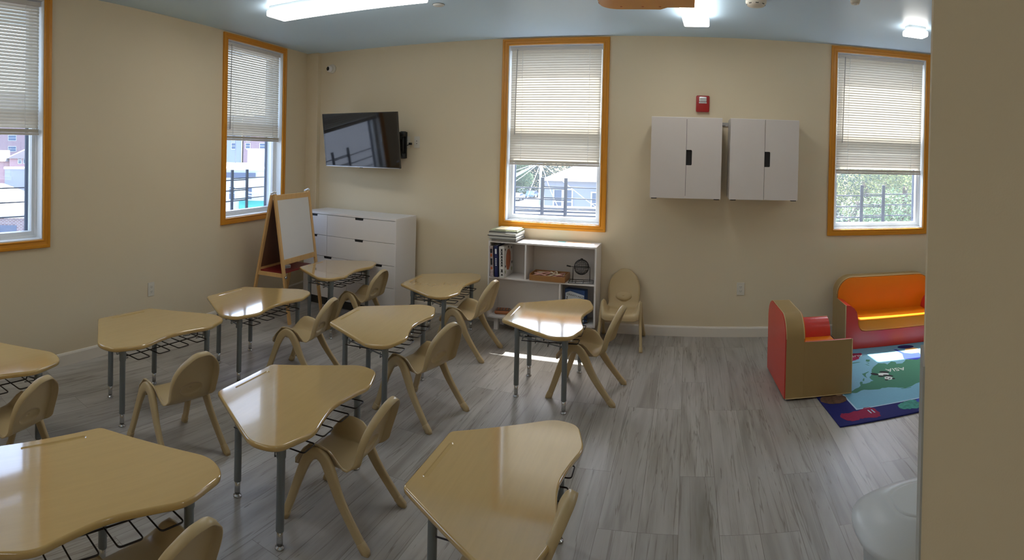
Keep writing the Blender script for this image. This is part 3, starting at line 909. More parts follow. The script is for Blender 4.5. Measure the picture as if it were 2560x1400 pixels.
# upright books
def ubook(x, w, h, d, lean, cm, label, y=4.875):
    b = empty('book', (x, y, .5045), 0, label, 'book', 'books standing on the upper left shelf'); b.rotation_euler = (0, R(lean), 0)
    bm = bmesh.new(); box(bm, 0, w, 0, d, 0, .002 + 0); bm.free()
    bm = bmesh.new(); box(bm, 0, .003, 0, d, 0, h, .0006); box(bm, w - .003, w, 0, d, 0, h, .0006); box(bm, 0, w, 0, .003, 0, h, .0008)
    link('cover', bm, cm, b)
    bm = bmesh.new(); box(bm, .003, w - .003, .003, d - .005, .004, h - .004); link('page_block', bm, M['paper'], b)
    return b
b1 = ubook(-1.778, .036, .285, .22, -2.8, M['bk_pattern'], 'printed white and brown book leaning leftmost on the upper shelf')
b2 = ubook(-1.734, .036, .292, .23, -2.4, M['bk_navy'], 'navy blue book with white title in the middle of three standing books')
b3 = ubook(-1.684, .052, .288, .25, -2.0, M['bk_white'], 'thick white book with orange picture cover, right of the three standing books', 4.868)
up_ = Matrix(((0, 0, 0, 0), (0, 0, 0, 0), (0, 0, 0, 0), (0, 0, 0, 1)))
def spine_text(b, s, size, w, zc, m, y=-.0008):
    # rotated so the text runs down the spine
    mt = Matrix.Translation((w / 2, y, zc)) @ Matrix.Rotation(R(90), 4, 'X') @ Matrix.Rotation(R(-90), 4, 'Z')
    return text_part('spine_title', s, size, m, b, mt, .0004)
for k, (zz, sx, sz) in enumerate(((.24, .010, .02), (.20, .008, .014), (.14, .009, .03), (.08, .008, .012))):
    bm = bmesh.new(); box(bm, .018 - sx, .018 + sx, -.0012, .0004, zz - sz, zz + sz, .0003); link('spine_print', bm, M['bk_orange'] if k % 2 else M['ink'], b1)
bm = bmesh.new(); box(bm, .009, .027, -.0012, .0004, .215, .262, .001); link('spine_label', bm, M['inkwhite'], b2)
for zz in (.17, .155, .14, .125, .11): 
    bm = bmesh.new(); box(bm, .011, .025, -.0012, .0004, zz - .004, zz + .004, .0005); link('spine_print', bm, M['inkwhite'], b2)
for zz, hh_ in ((.255, .012), (.225, .014), (.192, .012), (.165, .010), (.14, .011), (.115, .010), (.065, .014), (.028, .008)):
    bm = bmesh.new(); prism(bm, [(.026 - .013, zz - hh_), (.026 + .013, zz - hh_), (.026 + .006, zz), (.026 + .011, zz + hh_ * .9), (.026 - .011, zz + hh_ * .9), (.026 - .004, zz)], -.0012, .0004,
          M4=Matrix(((1, 0, 0, 0), (0, 0, 1, 0), (0, 1, 0, 0), (0, 0, 0, 1)))); link('spine_print', bm, M['ink'], b3)
# cover art of the white book (its right side)
bm = bmesh.new()
cv = [(.045, .12), (.07, .065), (.12, .055), (.16, .09), (.185, .15), (.18, .215), (.14, .25), (.09, .245), (.055, .20)]
prism(bm, cv, .0521, .0532, M4=Matrix(((0, 0, 1, 0), (1, 0, 0, 0), (0, 1, 0, 0), (0, 0, 0, 1)))); link('cover_picture', bm, M['bk_orange'], b3)
for (ya, za, r0) in ((.02, .05, .016), (.03, .10, .012), (.21, .05, .02), (.22, .11, .014), (.215, .25, .012), (.03, .255, .012), (.12, .27, .012)):
    bm = bmesh.new(); prism(bm, [(ya + r0 * math.cos(a) * (1 + .3 * math.sin(3 * a)), za + r0 * math.sin(a)) for a in [2 * PI * q / 9 for q in range(9)]], .0521, .0530, M4=Matrix(((0, 0, 1, 0), (1, 0, 0, 0), (0, 1, 0, 0), (0, 0, 0, 1))))
    link('cover_print', bm, M['ink'] if r0 < .015 else M['bk_green'], b3)

# wooden tray with cords
tr = empty('wooden_tray', (-1.40, 4.885, .5045), R(-1), 'shallow wooden tray with braided cords in the upper right compartment', 'tray')
bm = bmesh.new(); tw, td, thh = .335, .20, .062
box(bm, 0, tw, 0, td, 0, .006); box(bm, 0, tw, 0, .009, .006, .05, .002); box(bm, 0, tw, td - .009, td, .006, thh, .002)
box(bm, 0, .009, .009, td - .009, .006, thh, .002); box(bm, tw - .009, tw, .009, td - .009, .006, thh, .002)
link('tray_box', bm, M['oak'], tr)
random.seed(3)
for k in range(7):
    pts = []
    y0 = .03 + .02 * k; z0 = .03 + .012 * random.random()
    for q in range(9):
        X = .03 + q * .034
        pts.append((X, y0 + .012 * math.sin(q * 1.1 + k), z0 + .014 * math.sin(q * .8 + k * 1.3) + .008))
    bm = bmesh.new(); tube(bm, catmull(pts, 3), .0075, 6)
    o = link('braided_cord', bm, M['ropepale'] if k in (2, 5) else M['rope']); o.location = tr.location; o.rotation_euler = tr.rotation_euler
    tag(o, 'pale cream braided cord in the wooden tray' if k in (2, 5) else 'reddish braided cord in the wooden tray', 'cord', 'pale cream cords in the wooden tray' if k in (2, 5) else 'reddish cords in the wooden tray')
pts = [(.21 + .03 * math.cos(a), .09 + .02 * math.sin(a), .062 + .010 * math.sin(a * 2)) for a in [2 * PI * q / 14 for q in range(14)]]
bm = bmesh.new(); tube(bm, pts, .007, 6, closed=True); o = link('coiled_cord', bm, M['ropepale']); o.location = tr.location
tag(o, 'coil of pale cord lying on top of the other cords in the tray', 'cord')

# bingo cage
bg = empty('bingo_cage', (-.935, 4.975, .5045), R(8), 'black wire bingo cage with crank on the shelf right of the wooden tray', 'bingo cage')
bm = bmesh.new(); cr = .068; cz = .135
for k in range(12):
    a = PI * k / 12
    pts = [(cr * math.sin(2 * PI * q / 28) * math.cos(a), cr * math.sin(2 * PI * q / 28) * math.sin(a), cz + cr * 1.02 * math.cos(2 * PI * q / 28)) for q in range(28)]
    tube(bm, pts, .0016, 5, closed=True)
for q in range(1, 12):
    th = PI * q / 12; rr = cr * math.sin(th)
    tube(bm, [(rr * math.cos(a), rr * math.sin(a), cz + cr * 1.02 * math.cos(th)) for a in [2 * PI * k / 24 for k in range(24)]], .0015, 5, closed=True)
link('wire_sphere', bm, M['blackwire'], bg)
bm = bmesh.new(); lathe(bm, [(.002, cz + cr + .012), (.012, cz + cr + .008), (.016, cz + cr), (.012, cz + cr - .004)], 14); link('hatch', bm, M['blackwire'], bg)
bm = bmesh.new(); tube(bm, [(-.098, -.01, cz + .004), (-.07, 0, cz), (.078, 0, cz)], .0028, 6)
for s in (-1, 1):
    tube(bm, bendpath([(s * .078, -.05, .004), (s * .076, 0, cz), (s * .078, .05, .004)], .012, 4), .0026, 6)
link('axle_stand', bm, M['blackwire'], bg)
bm = bmesh.new(); tube(bm, [(-.098, -.01, cz + .004), (-.135, -.016, cz + .012)], .0065, 8); link('crank_handle', bm, M['blackwire'], bg)
bm = bmesh.new()
tube(bm, bendpath([(-.11, -.08, .004), (.11, -.08, .004), (.11, .07, .004), (-.11, .07, .004), (-.11, -.08, .004)], .02, 4), .0028, 6)
for X in (-.05, .02): tube(bm, [(X, -.08, .004), (X, .07, .004)], .0024, 6)
tube(bm, [(-.11, -.01, .004), (.11, -.01, .004)], .0024, 6)
link('ball_rack', bm, M['blackwire'], bg)

# calculator-like wooden toy
ty = empty('wooden_game', (-1.695, 5.03, .1345), R(12), 'small rounded wooden number game on the lowest shelf, left side', 'game')
bm = bmesh.new(); box(bm, -.075, .075, -.065, .065, 0, .034, .016, 4); link('body', bm, M['brownbox'], ty, True)
bm = bmesh.new(); box(bm, -.062, .062, -.052, .052, .032, .036, .002); link('face_plate', bm, M['bk_dark'], ty)
for i in range(4):
    for j in range(3):
        bm = bmesh.new(); box(bm, -.052 + i * .028, -.032 + i * .028, -.042 + j * .030, -.022 + j * .030, .036, .040, .002); link('key', bm, M['brownbox'], ty)

# game box
gb = empty('game_box', (-.985, 4.935, .1345), R(-13), 'blue and grey GRAVITY MAZE game box standing in the lower right compartment', 'box')
gw, gh, gd = .195, .305, .075
bm = bmesh.new(); box(bm, -gw / 2, gw / 2, 0, gd, 0, gh, .002); link('carton', bm, M['boxblue'], gb)
bm = bmesh.new(); prism(bm, [(-.090, .02), (.094, .02), (.094, .262), (-.045, .288), (-.09, .268)], -.0012, .0004, M4=Matrix(((1, 0, 0, 0), (0, 0, 1, 0), (0, 1, 0, 0), (0, 0, 0, 1)))); link('front_label', bm, M['boxgrey'], gb)
tmx = Matrix.Translation((.010, -.0016, .248)) @ Matrix.Rotation(R(7), 4, 'Y') @ Matrix.Rotation(R(90), 4, 'X')
text_part('box_title', 'GRAVITY MAZE', .0245, M['ink'], gb, tmx, .0004)
bm = bmesh.new(); box(bm, -.05, .06, -.0018, -.0008, .214, .217); box(bm, -.077, -.069, -.0018, -.0008, .222, .236, .0002); box(bm, -.084, -.064, -.0018, -.0008, .205, .216, .0002); link('box_print', bm, M['ink'], gb)
for i, zz in enumerate((.235, .20, .165, .13, .09)):
    bm = bmesh.new(); box(bm, gw / 2 - .0004, gw / 2 + .001, .025, .05, zz - .008, zz + .008, .0002); link('side_print', bm, M['boxgrey'] if i % 2 else M['slate'], gb)

# ------------------------------------------------------------------ easel
ea = empty('easel', (0, 0, 0), 0, 'wooden double-sided easel with whiteboard, standing by the left wall', 'easel')
fl_, fr_ = Vector((-3.40, 3.97, 0)), Vector((-3.45, 4.52, 0))
tl_, tr_ = Vector((-3.545, 3.888, 1.225)), Vector((-3.625, 4.49, 1.225))
bl_, br_ = Vector((-3.83, 3.87, 0)), Vector((-3.88, 4.42, 0))
def bar(bm, a, b, w, t, side):
    a, b = Vector(a), Vector(b); T = (b - a).normalized(); S = Vector(side); S = (S - T * S.dot(T)).normalized(); N_ = T.cross(S)
    vs = []
    for p in (a, b):
        vs.append([bm.verts.new(p + S * (sx * w / 2) + N_ * (sy * t / 2)) for sx, sy in ((-1, -1), (1, -1), (1, 1), (-1, 1))])
    A, B = vs
    for k in range(4): bm.faces.new((A[k], A[(k + 1) % 4], B[(k + 1) % 4], B[k]))
    bm.faces.new(A[::-1]); bm.faces.new(B)
D_ = (fr_ - fl_).normalized()
for nm, a, b in (('front_leg', fl_, tl_), ('front_leg', fr_, tr_)):
    bm = bmesh.new(); bar(bm, a, b, .034, .020, D_); link(nm, bm, M['pine'], ea)
tlb, trb = tl_ + Vector((-.035, 0, -.01)), tr_ + Vector((-.035, 0, -.01))
for a, b in ((bl_, tlb), (br_, trb)):
    bm = bmesh.new(); bar(bm, a, b, .034, .020, D_); link('rear_leg', bm, M['pine'], ea)
def onf(u, z):   # point on the front plane; u 0..1 across
    f = z / 1.225
    return fl_.lerp(tl_, f).lerp(fr_.lerp(tr_, f), u)
def onb(u, z):
    f = z / 1.215
    return bl_.lerp(tlb, f).lerp(br_.lerp(trb, f), u)
for z_ in (1.19, .580):
    bm = bmesh.new(); a, b = onf(0.02, z_), onf(0.98, z_)
    bar(bm, a, b, .05, .018, (0, 0, 1)); link('cross_rail', bm, M['pine'], ea)
NF = (tl_ - fl_).cross(fr_ - fl_).normalized()
if NF.x < 0: NF = -NF
def slab(nm, P, t, m):
    bm = bmesh.new(); A = [bm.verts.new(p + NF * t) for p in P]; B = [bm.verts.new(p - NF * t) for p in P]
    bm.faces.new(A); bm.faces.new(B[::-1])
    for k in range(4): bm.faces.new((A[k], A[(k + 1) % 4], B[(k + 1) % 4], B[k]))
    return link(nm, bm, m, ea)
slab('whiteboard', [onf(.035, .605), onf(.965, .605), onf(.965, 1.165), onf(.035, 1.165)], .004, M['board'])
slab('chalkboard', [onb(.035, .50), onb(.965, .50), onb(.965, 1.165), onb(.035, 1.165)], .004, M['pinedark'])
bm = bmesh.new(); bar(bm, onb(0, .48), onb(1, .48), .05, .018, (0, 0, 1)); link('cross_rail', bm, M['pine'], ea)
for u in (0, 1):
    bm = bmesh.new(); bar(bm, onf(u, .455), onb(u, .455), .036, .014, (0, 0, 1)); link('side_brace', bm, M['pine'], ea)
bm = bmesh.new(); p = [onf(0, .47), onf(1, .47), onb(1, .47), onb(0, .47)]
ctr = sum(p, Vector()) / 4
vs = [bm.verts.new(ctr + (q - ctr) * .92 + Vector((0, 0, dz))) for dz in (0, .012) for q in p]
bm.faces.new(vs[:4][::-1]); bm.faces.new(vs[4:])
for k in range(4): bm.faces.new((vs[k], vs[(k + 1) % 4], vs[4 + (k + 1) % 4], vs[4 + k]))
link('tray', bm, M['redtray'], ea)
for u, q in ((.0, 'l'), (1.0, 'r')):
    pp = onf(u, 1.225); bm = bmesh.new(); tube(bm, [pp + Vector((-.05, 0, .0)), pp + Vector((.0, 0, .022)), pp + Vector((.015, 0, .012))], .008, 8); link('hinge_cap', bm, M['vinyl'], ea)
pp = onf(0, .44)
bm = bmesh.new(); tube(bm, [pp + NF * .008, pp + NF * .03], .012, 10); link('wing_nut', bm, M['chrome'], ea)
cc = empty('chalk_box', tuple(ctr + Vector((.03, -.06, .0125))), R(80), 'small white box of chalk on the red easel tray', 'box')
bm = bmesh.new(); box(bm, -.04, .04, -.02, .02, 0, .03, .003); link('carton', bm, M['white'], cc)
bm = bmesh.new(); box(bm, -.030, .030, -.0215, -.02, .006, .020); link('carton_print', bm, M['bk_grey'], cc)

# ------------------------------------------------------------------ television
tvL, tvR = Vector((-3.735, 4.935, 0)), Vector((-2.745, 4.856, 0))
ang = math.atan2(tvR.y - tvL.y, tvR.x - tvL.x)
tv = empty('television', (*((tvL + tvR) / 2).xy, 1.478), ang, 'black flat-screen television on a wall arm above the chest of drawers', 'television')
tv.rotation_euler = (R(8.0), 0, ang)
W_ = (tvR - tvL).length; Ht = .572
bm = bmesh.new(); box(bm, -W_ / 2, W_ / 2, 0, .018, 0, Ht, .003); box(bm, -W_ * .36, W_ * .36, .018, .055, .05, Ht - .09, .012); link('housing', bm, M['tvframe'], tv)
bm = bmesh.new(); frame_sweep(bm, -W_ / 2, W_ / 2, 0, Ht, [(0, 0.001), (0, -.003), (.010, -.003), (.010, 0.001)]); link('bezel', bm, M['tvframe'], tv)
bm = bmesh.new(); box(bm, -W_ / 2 + .010, W_ / 2 - .010, -.0015, .002, .012, Ht - .010); link('screen', bm, M['tvscreen'], tv)
bm = bmesh.new(); box(bm, -W_ / 2 + .01, W_ / 2 - .01, -.0045, -.001, -.002, .005, .001); link('bottom_trim', bm, M['silver'], tv)
bm = bmesh.new(); box(bm, -.022, .022, -.005, .004, -.008, 0, .002); link('sensor', bm, M['blackmetal'], tv)
mt_ = empty('tv_wall_mount', (-2.90, YB, 1.72), 0, 'black articulated bracket showing behind the right edge of the television', 'tv mount')
bm = bmesh.new(); box(bm, -.06, .05, -.022, 0, -.14, .14, .006); link('wall_plate', bm, M['blackmetal'], mt_)
bm = bmesh.new()
for zz in (.115, -.115): tube(bm, [(.02, -.045, zz - .028), (.02, -.045, zz + .028)], .030, 12)
tube(bm, [(.02, -.045, -.12), (.02, -.045, .12)], .014, 10)
link('pivot', bm, M['blackmetal'], mt_)
bm = bmesh.new()
for zz in (.08, -.08): bar(bm, (.02, -.05, zz), (-.30, -.17, zz), .04, .02, (0, 0, 1))
link('arm', bm, M['blackmetal'], mt_)
bm = bmesh.new(); box(bm, -.36, -.24, -.225, -.165, -.10, .12, .004); link('vesa_plate', bm, M['blackmetal'], mt_)
bm = bmesh.new(); tube(bm, catmull([(-.10, -.03, -.02), (-.02, -.03, -.035), (.06, -.012, 0.0), (.10, -.028, .012)], 4), .004, 6); box(bm, .078, .112, -.03, -.008, .002, .026, .004)
link('power_cord', bm, M['blackmetal'], mt_)

# ------------------------------------------------------------------ outlets
def outlet(loc, rz, label, w=.072, h=.118, style='duplex'):
    o = empty('wall_outlet', loc, rz, label, 'outlet', 'wall outlets')
    bm = bmesh.new(); box(bm, -w / 2, w / 2, -.007, 0, -h / 2, h / 2, .003); link('cover_plate', bm, M['plate'], o)
    bm = bmesh.new(); box(bm, -.017, .017, -.009, -.006, -.034, .034, .002); f = link('receptacle', bm, M['plate'], o)
    for zz in ((.019, -.019) if style == 'duplex' else (.012, -.014)):
        bm = bmesh.new()
        if style == 'duplex':
            for xx in (-.0065, .0065): box(bm, xx - .0012, xx + .0012, -.0095, -.0085, zz - .004, zz + .005)
            tube(bm, [(0, -.0085, zz - .009), (0, -.0096, zz - .009)], .0022, 8)
        else: tube(bm, [(0, -.0085, zz), (0, -.0105, zz)], .0045, 10)
        link('socket_holes', bm, M['dark'], f)
    return o
outlet((-2.852, YB, 1.752), 0, 'white outlet plate half hidden behind the television bracket, cord plugged in', .074, .122)
outlet((-2.735, YB, 1.752), 0, 'white media plate with two round jacks, right of the television', .066, .122, 'jack')
outlet((.521, YB, .447), 0, 'white wall outlet low on the back wall between lone chair and armchair')
outlet((-3.859 + .001, 2.706, .446), AZL, 'white wall outlet low on the left wall between the two left windows')
# place left outlet exactly on the wall plane
bpy.data.objects['wall_outlet.003'].location = (lx(2.706), 2.706, .446)

# ------------------------------------------------------------------ fire alarm, camera, ceiling devices
fa = empty('fire_alarm_strobe', (.124, YB, 2.157), 0, 'red fire alarm with clear strobe high above the wall cabinets', 'fire alarm')
bm = bmesh.new(); box(bm, -.062, .062, -.045, 0, -.076, .076, .012, 3); link('housing', bm, M['red'], fa, True, angle=R(40))
bm = bmesh.new(); box(bm, -.034, .034, -.060, -.044, .018, .062, .006, 3); link('strobe_lens', bm, M['lens'], fa)
bm = bmesh.new(); box(bm, -.036, .036, -.050, -.044, .003, .016, .002); link('reflector_strip', bm, M['lens'], fa)
cm_ = empty('security_camera', (-3.855, YB, 2.587), 0, 'small white round security camera with black lens high in the left back corner', 'security camera')
rotY = Matrix.Rotation(R(90), 4, 'X')
def lathe_x(nm, prof, m, parent, mtx, n=24):
    bm = bmesh.new(); lathe(bm, prof, n)
    for v in bm.verts: v.co = mtx @ v.co
    return link(nm, bm, m, parent)
lathe_x('mounting_base', [(.052, 0), (.052, .012), (.046, .026), (.038, .03)], M['plate'], cm_, rotY)
lathe_x('camera_ball', [(.02, .0), (.034, .012), (.038, .026), (.034, .042), (.026, .050)], M['white'], cm_, Matrix.Translation((-.004, -.018, -.004)) @ Matrix.Rotation(R(-14), 4, 'Z') @ rotY)
lathe_x('camera_lens', [(.023, .046), (.023, .053), (.019, .056), (.004, .057)], M['tvscreen'], cm_, Matrix.Translation((-.004, -.018, -.004)) @ Matrix.Rotation(R(-14), 4, 'Z') @ rotY)

def ceiling_light(x0, x1, y0, y1, label, rz=0.0):
    """local box light hung under the ceiling"""
    cx, cy = (x0 + x1) / 2, (y0 + y1) / 2; w, d = (x1 - x0) / 2, (y1 - y0) / 2
    o = empty('ceiling_light', (cx, cy, H), rz, label, 'ceiling light', 'boxy fluorescent ceiling lights')
    bm = bmesh.new(); box(bm, -w + .015, w - .015, -d + .015, d - .015, -.034, 0, .003); link('housing', bm, M['lamp_pan'], o)
    bm = bmesh.new(); box(bm, -w, w, -d, d, -.082, -.034, .012, 3); link('diffuser', bm, M['lamp_lens'], o)
    return o
ceiling_light(-3.06, -1.78, 3.245, 3.475, 'long bright ceiling light above the left half of the class', R(3.0))
ceiling_light(-.095, .105, 3.18, 4.45, 'bright ceiling light running toward the back wall, right of the orange panel', R(-3.5))
ceiling_light(1.70, 1.885, 4.16, 4.27, 'small bright ceiling light near the right window', R(4))
for x_, y_ in ((-2.6, .2), (-1.0, -1.8), (2.4, -.8), (3.0, 2.6)):  # invented fixtures, never seen, added to brighten the room
    ceiling_light(x_ - .62, x_ + .62, y_ - .11, y_ + .11, 'added ceiling light outside the view, brightening the rest of the room')

def disc(nm, x, y, r, h, m, label, cat):
    o = empty(nm, (x, y, H), 0, label, cat)
    bm = bmesh.new(); lathe(bm, [(r, 0), (r, -h * .5), (r * .8, -h), (r * .2, -h * 1.05)], 24); link('body', bm, m, o)
    return o
d1 = disc('sprinkler_cap', -1.87, 3.845, .045, .012, M['lamp_pan'], 'small round cover plate on the ceiling beside the long light', 'cover plate')
bm = bmesh.new(); lathe(bm, [(.047, -.001), (.047, -.004)], 24); link('rim', bm, M['gap'], d1)
d2 = disc('smoke_detector', .45, 3.90, .075, .045, M['plate'], 'round white smoke detector at the top edge, right of the second light', 'smoke detector')
for k in range(8):
    a = 2 * PI * k / 8; bm = bmesh.new(); box(bm, .052, .066, -.010, .010, -.040, -.030); 
    for v in bm.verts: v.co = Matrix.Rotation(a, 4, 'Z') @ v.co
    link('vent_slot', bm, M['gap'], d2)
d3 = disc('occupancy_sensor', 1.115, 3.70, .035, .03, M['plate'], 'small white round sensor at the top edge of the photo, right part', 'sensor')
bm = bmesh.new(); lathe(bm, [(.012, -.030), (.010, -.036)], 16); link('lens', bm, M['lamp_pan'], d3)

# orange ceiling panel with rounded end
op = empty('ceiling_panel', (0, 0, 0), 0, 'orange wooden panel with rounded end hung under the ceiling at the top edge', 'panel')
ol = []
for k in range(9):
    a = PI - (PI / 2) * k / 8; ol.append((-.50 + .13 * math.cos(a), 3.80 + .13 * math.sin(a)))
ol += [(-.22, 3.935), (-.17, 3.88), (.02, 3.87), (.02, 3.05), (-.63, 3.05)]
bm = bmesh.new(); prism(bm, ol, H - .085, H - .060); link('panel_board', bm, M['casing'], op)
bm = bmesh.new(); prism(bm, [(-.632, 3.80)] + [(-.50 + .142 * math.cos(PI - (PI / 2) * k / 8), 3.80 + .142 * math.sin(PI - (PI / 2) * k / 8)) for k in range(9)] + [(-.22, 3.947), (-.19, 3.92), (-.5, 3.92)], H - .075, H - .045)
link('panel_edge', bm, M['bk_orange'], op)
bm = bmesh.new(); box(bm, -.45, 0.0, 3.2, 3.75, H - .061, H); link('panel_mount', bm, M['lamp_pan'], op)
for X in (-.49, -.34, -.22):
    bm = bmesh.new(); lathe(bm, [(.008, H - .0845), (.008, H - .088)], 10, (X, 3.86)); link('screw', bm, M['bk_orange'], op)

# ------------------------------------------------------------------ wall cabinets
rl_ = empty('mounting_rail', (0, 0, 0), 0, 'grey metal hanging rail showing between the two wall cabinets', 'rail')
bm = bmesh.new(); box(bm, .30, .365, YB - .012, YB, 1.955, 1.99, .001); link('rail_bar', bm, M['silver'], rl_)
bm = bmesh.new(); box(bm, .305, .34, YB - .013, YB - .011, 1.958, 1.963); link('rail_slot', bm, M['dark'], rl_)
def wall_cabinet(x0, x1, z0, z1, label):
    o = empty('wall_cabinet', (x0, YB, z0), 0, label, 'cabinet', 'white wall cabinets'); w, h = x1 - x0, z1 - z0; d = .315
    bm = bmesh.new(); t = .016
    box(bm, 0, t, -d, 0, 0, h, .001); box(bm, w - t, w, -d, 0, 0, h, .001); box(bm, t, w - t, -d, 0, h - t, h, .001); box(bm, t, w - t, -d, 0, 0, t, .001); box(bm, t, w - t, -.012, -.002, t, h - t)
    link('carcass', bm, M['white'], o)
    bm = bmesh.new(); box(bm, t, w - t, -d + .004, -d + .008, t, h - t); link('inner_shadow_board', bm, M['gap'], o)
    mid = w * .5
    XZ = Matrix(((1, 0, 0, 0), (0, 0, 1, 0), (0, 1, 0, 0), (0, 0, 0, 1)))
    bm = bmesh.new(); prism(bm, [(.001, -.004), (mid - .0015, -.004), (mid - .0015, h - .006), (.001, h - .006)], -d - .018, -d, M4=XZ); link('door', bm, M['whitedoor'], o)
    hz0, hz1, hw = h * .405, h * .595, .050
    P = [(mid + .0015, -.004), (w - .001, -.004), (w - .001, h - .006), (mid + .0015, h - .006), (mid + .0015, hz1)]
    P += [(mid + hw - .008, hz1), (mid + hw - .002, hz1 - .003), (mid + hw, hz1 - .010), (mid + hw, hz0 + .010), (mid + hw - .002, hz0 + .003), (mid + hw - .008, hz0), (mid + .0015, hz0)]
    bm = bmesh.new(); prism(bm, P, -d - .018, -d, M4=XZ); dd = link('door', bm, M['whitedoor'], o)
    bm = bmesh.new(); box(bm, mid, mid + hw + .002, -d - .001, -d + .003, hz0 - .003, hz1 + .003); link('handle_cutout', bm, M['dark'], dd)
    for X in (.012, w - .06):
        bm = bmesh.new(); box(bm, X, X + .048, -d - .012, -d + .03, -.012, -.002, .002); link('rubber_foot', bm, M['dark'], o)
    return o
wall_cabinet(-.325, .293, 1.306, 2.010, 'left of the two white wall cabinets, directly under the fire alarm')
wall_cabinet(.366, .974, 1.306, 2.012, 'right of the two white wall cabinets, nearer the right window')

# ------------------------------------------------------------------ soft sofa and armchair
def soft_seat(name, W, Dp, bh, loc, rz, label, cat, backcol, frontred=True):
    """local: X across, Y toward the back (0 = front); bh = back height"""
    o = empty(name, loc, rz, label, cat)
    XZ = lambda P, y0, y1, bm, mi=0: prism(bm, P, y0, y1, mi, M4=Matrix(((1, 0, 0, 0), (0, 0, 1, 0), (0, 1, 0, 0), (0, 0, 0, 1))))
    aw = .125; ah = .385; sh = .262; bt = .125
    # red body with scooped profile
    def prof(s):
        pts = [(0, ah), (.018, ah), (.045, ah - .008), (.075, ah - .03), (.098, ah - .065), (.108, ah - .105), (.114, .215), (.125, .18), (.145, .155), (.18, .148)]
        return pts
    L = prof(0); Rr = [(W - a, b) for a, b in L][::-1]
    P = [(0.0, .0), (0.0, ah)] + L[1:] + Rr[:-1] + [(W, ah), (W, 0)]
    bm = bmesh.new(); XZ(P, 0, Dp - bt, bm)
    link('body', bm, M['coral'], o, True, angle=R(40))
    # tan outer side skins
    for s in (0, 1):
        bm = bmesh.new(); x = -.006 if s == 0 else W
        box(bm, x, x + .006, -.004, Dp - bt, 0.0, ah + .002, .0015)
        link('side_panel', bm, M['tanvinyl'], o)
    # orange seat
    bm = bmesh.new()
    Ps = [(.112, .258), (.112, .212), (.122, .182), (.144, .157), (.18, .148), (W - .18, .148), (W - .144, .157), (W - .122, .182), (W - .112, .212), (W - .112, .258)]
    XZ([(a, b + .001) for a, b in Ps], -.008, Dp - bt, bm)
    es = [e for e in bm.edges if all(abs(v.co.y + .008) < 1e-4 for v in e.verts)]
    bmesh.ops.bevel(bm, geom=es, offset=.012, segments=3, affect='EDGES', profile=.5)
    link('seat_cushion', bm, M['orange'], o)
    # back: tan slab with rounded corners, coloured faces
    rc = min(.15, W * .25)
    def rounded(x0, x1, z0, z1, r, n=18):
        pts = [(x0, z0), (x1, z0)]
        for k in range(n + 1): a = PI / 2 * k / n; pts.append((x1 - r + r * math.cos(a), z1 - r + r * math.sin(a)))
        for k in range(n + 1): a = PI / 2 + PI / 2 * k / n; pts.append((x0 + r + r * math.cos(a), z1 - r + r * math.sin(a)))
        return pts
    bm = bmesh.new(); XZ(rounded(-.006, W + .006, 0, bh, rc), Dp - bt, Dp, bm)
    link('backrest', bm, M['tanvinyl'], o, True, angle=R(40))
    bm = bmesh.new(); XZ(rounded(.004, W - .004, .15, bh - .006, rc - .006), Dp - bt - .010, Dp - bt + .001, bm)
    link('back_cushion', bm, M['orange'], o)
    bm = bmesh.new(); XZ(rounded(.0, W, .004, bh - .005, rc - .005), Dp - .001, Dp + .008, bm)
    link('rear_panel', bm, M[backcol], o)
    # piping
    bm = bmesh.new()
    pp = rounded(-.006, W + .006, 0, bh, rc)[1:]
    tube(bm, [(a, Dp, b) for a, b in pp], .003, 6)
    tube(bm, [(a, Dp - bt, b) for a, b in pp], .003, 6)
    tube(bm, [(-.006, -.004, .0), (-.006, -.004, ah + .002)], .003, 6); tube(bm, [(W + .006, -.004, 0), (W + .006, -.004, ah + .002)], .003, 6)
    tube(bm, [(-.006, -.004, .004), (-.006, Dp, .004)], .003, 6); tube(bm, [(W + .006, -.004, .004), (W + .006, Dp, .004)], .003, 6)
    link('piping', bm, M['piping'], o)
    return o
soft_seat('toddler_sofa', .95, .40, .575, (1.400, 4.680, .0135), R(1.4), 'soft orange and coral toddler sofa with tan sides under the right window', 'sofa', 'tanvinyl')
# armchair turned with its back to the left
soft_seat('toddler_armchair', .60, .475, .562, (1.180, 3.795, .0135), R(93), 'soft coral and tan toddler armchair with its back to the classroom desks', 'armchair', 'coral')
ac = bpy.data.objects['toddler_armchair']
# local +Y (back) must point to world -X: rotate 90 puts +Y at -X and +X at +Y

# ------------------------------------------------------------------ rug
RA = R(5.5)
rg = empty('map_rug', (.976, 3.336, 0), RA, 'navy and light blue world map rug in front of the toddler sofa', 'rug')
bm = bmesh.new(); box(bm, 0, 2.35, 0, 1.72, 0.0005, .010, .003); link('rug_pile', bm, M['navy'], rg)
def lay(nm, P, m, z, t=.0006):
    bm = bmesh.new(); prism(bm, P, z, z + t); return link(nm, bm, m, rg)
lay('map_border', [(.185, .180), (2.17, .180), (2.17, 1.55), (.185, 1.55)], M['palerug'], .0100)
lay('map_sea', [(.197, .192), (2.158, .192), (2.158, 1.538), (.197, 1.538)], M['lblue'], .0106)
def jag(P, amp=.008, n=3, seed=1):
    rnd = random.Random(seed); out = []
    for i in range(len(P)):
        a, b = Vector(P[i]), Vector(P[(i + 1) % len(P)]); out.append(tuple(a))
        e = b - a; nn = Vector((-e.y, e.x)).normalized() if e.length > 1e-6 else Vector((0, 0))
        for k in range(1, n):
            out.append(tuple(a + e * (k / n) + nn * rnd.uniform(-amp, amp)))
    return out
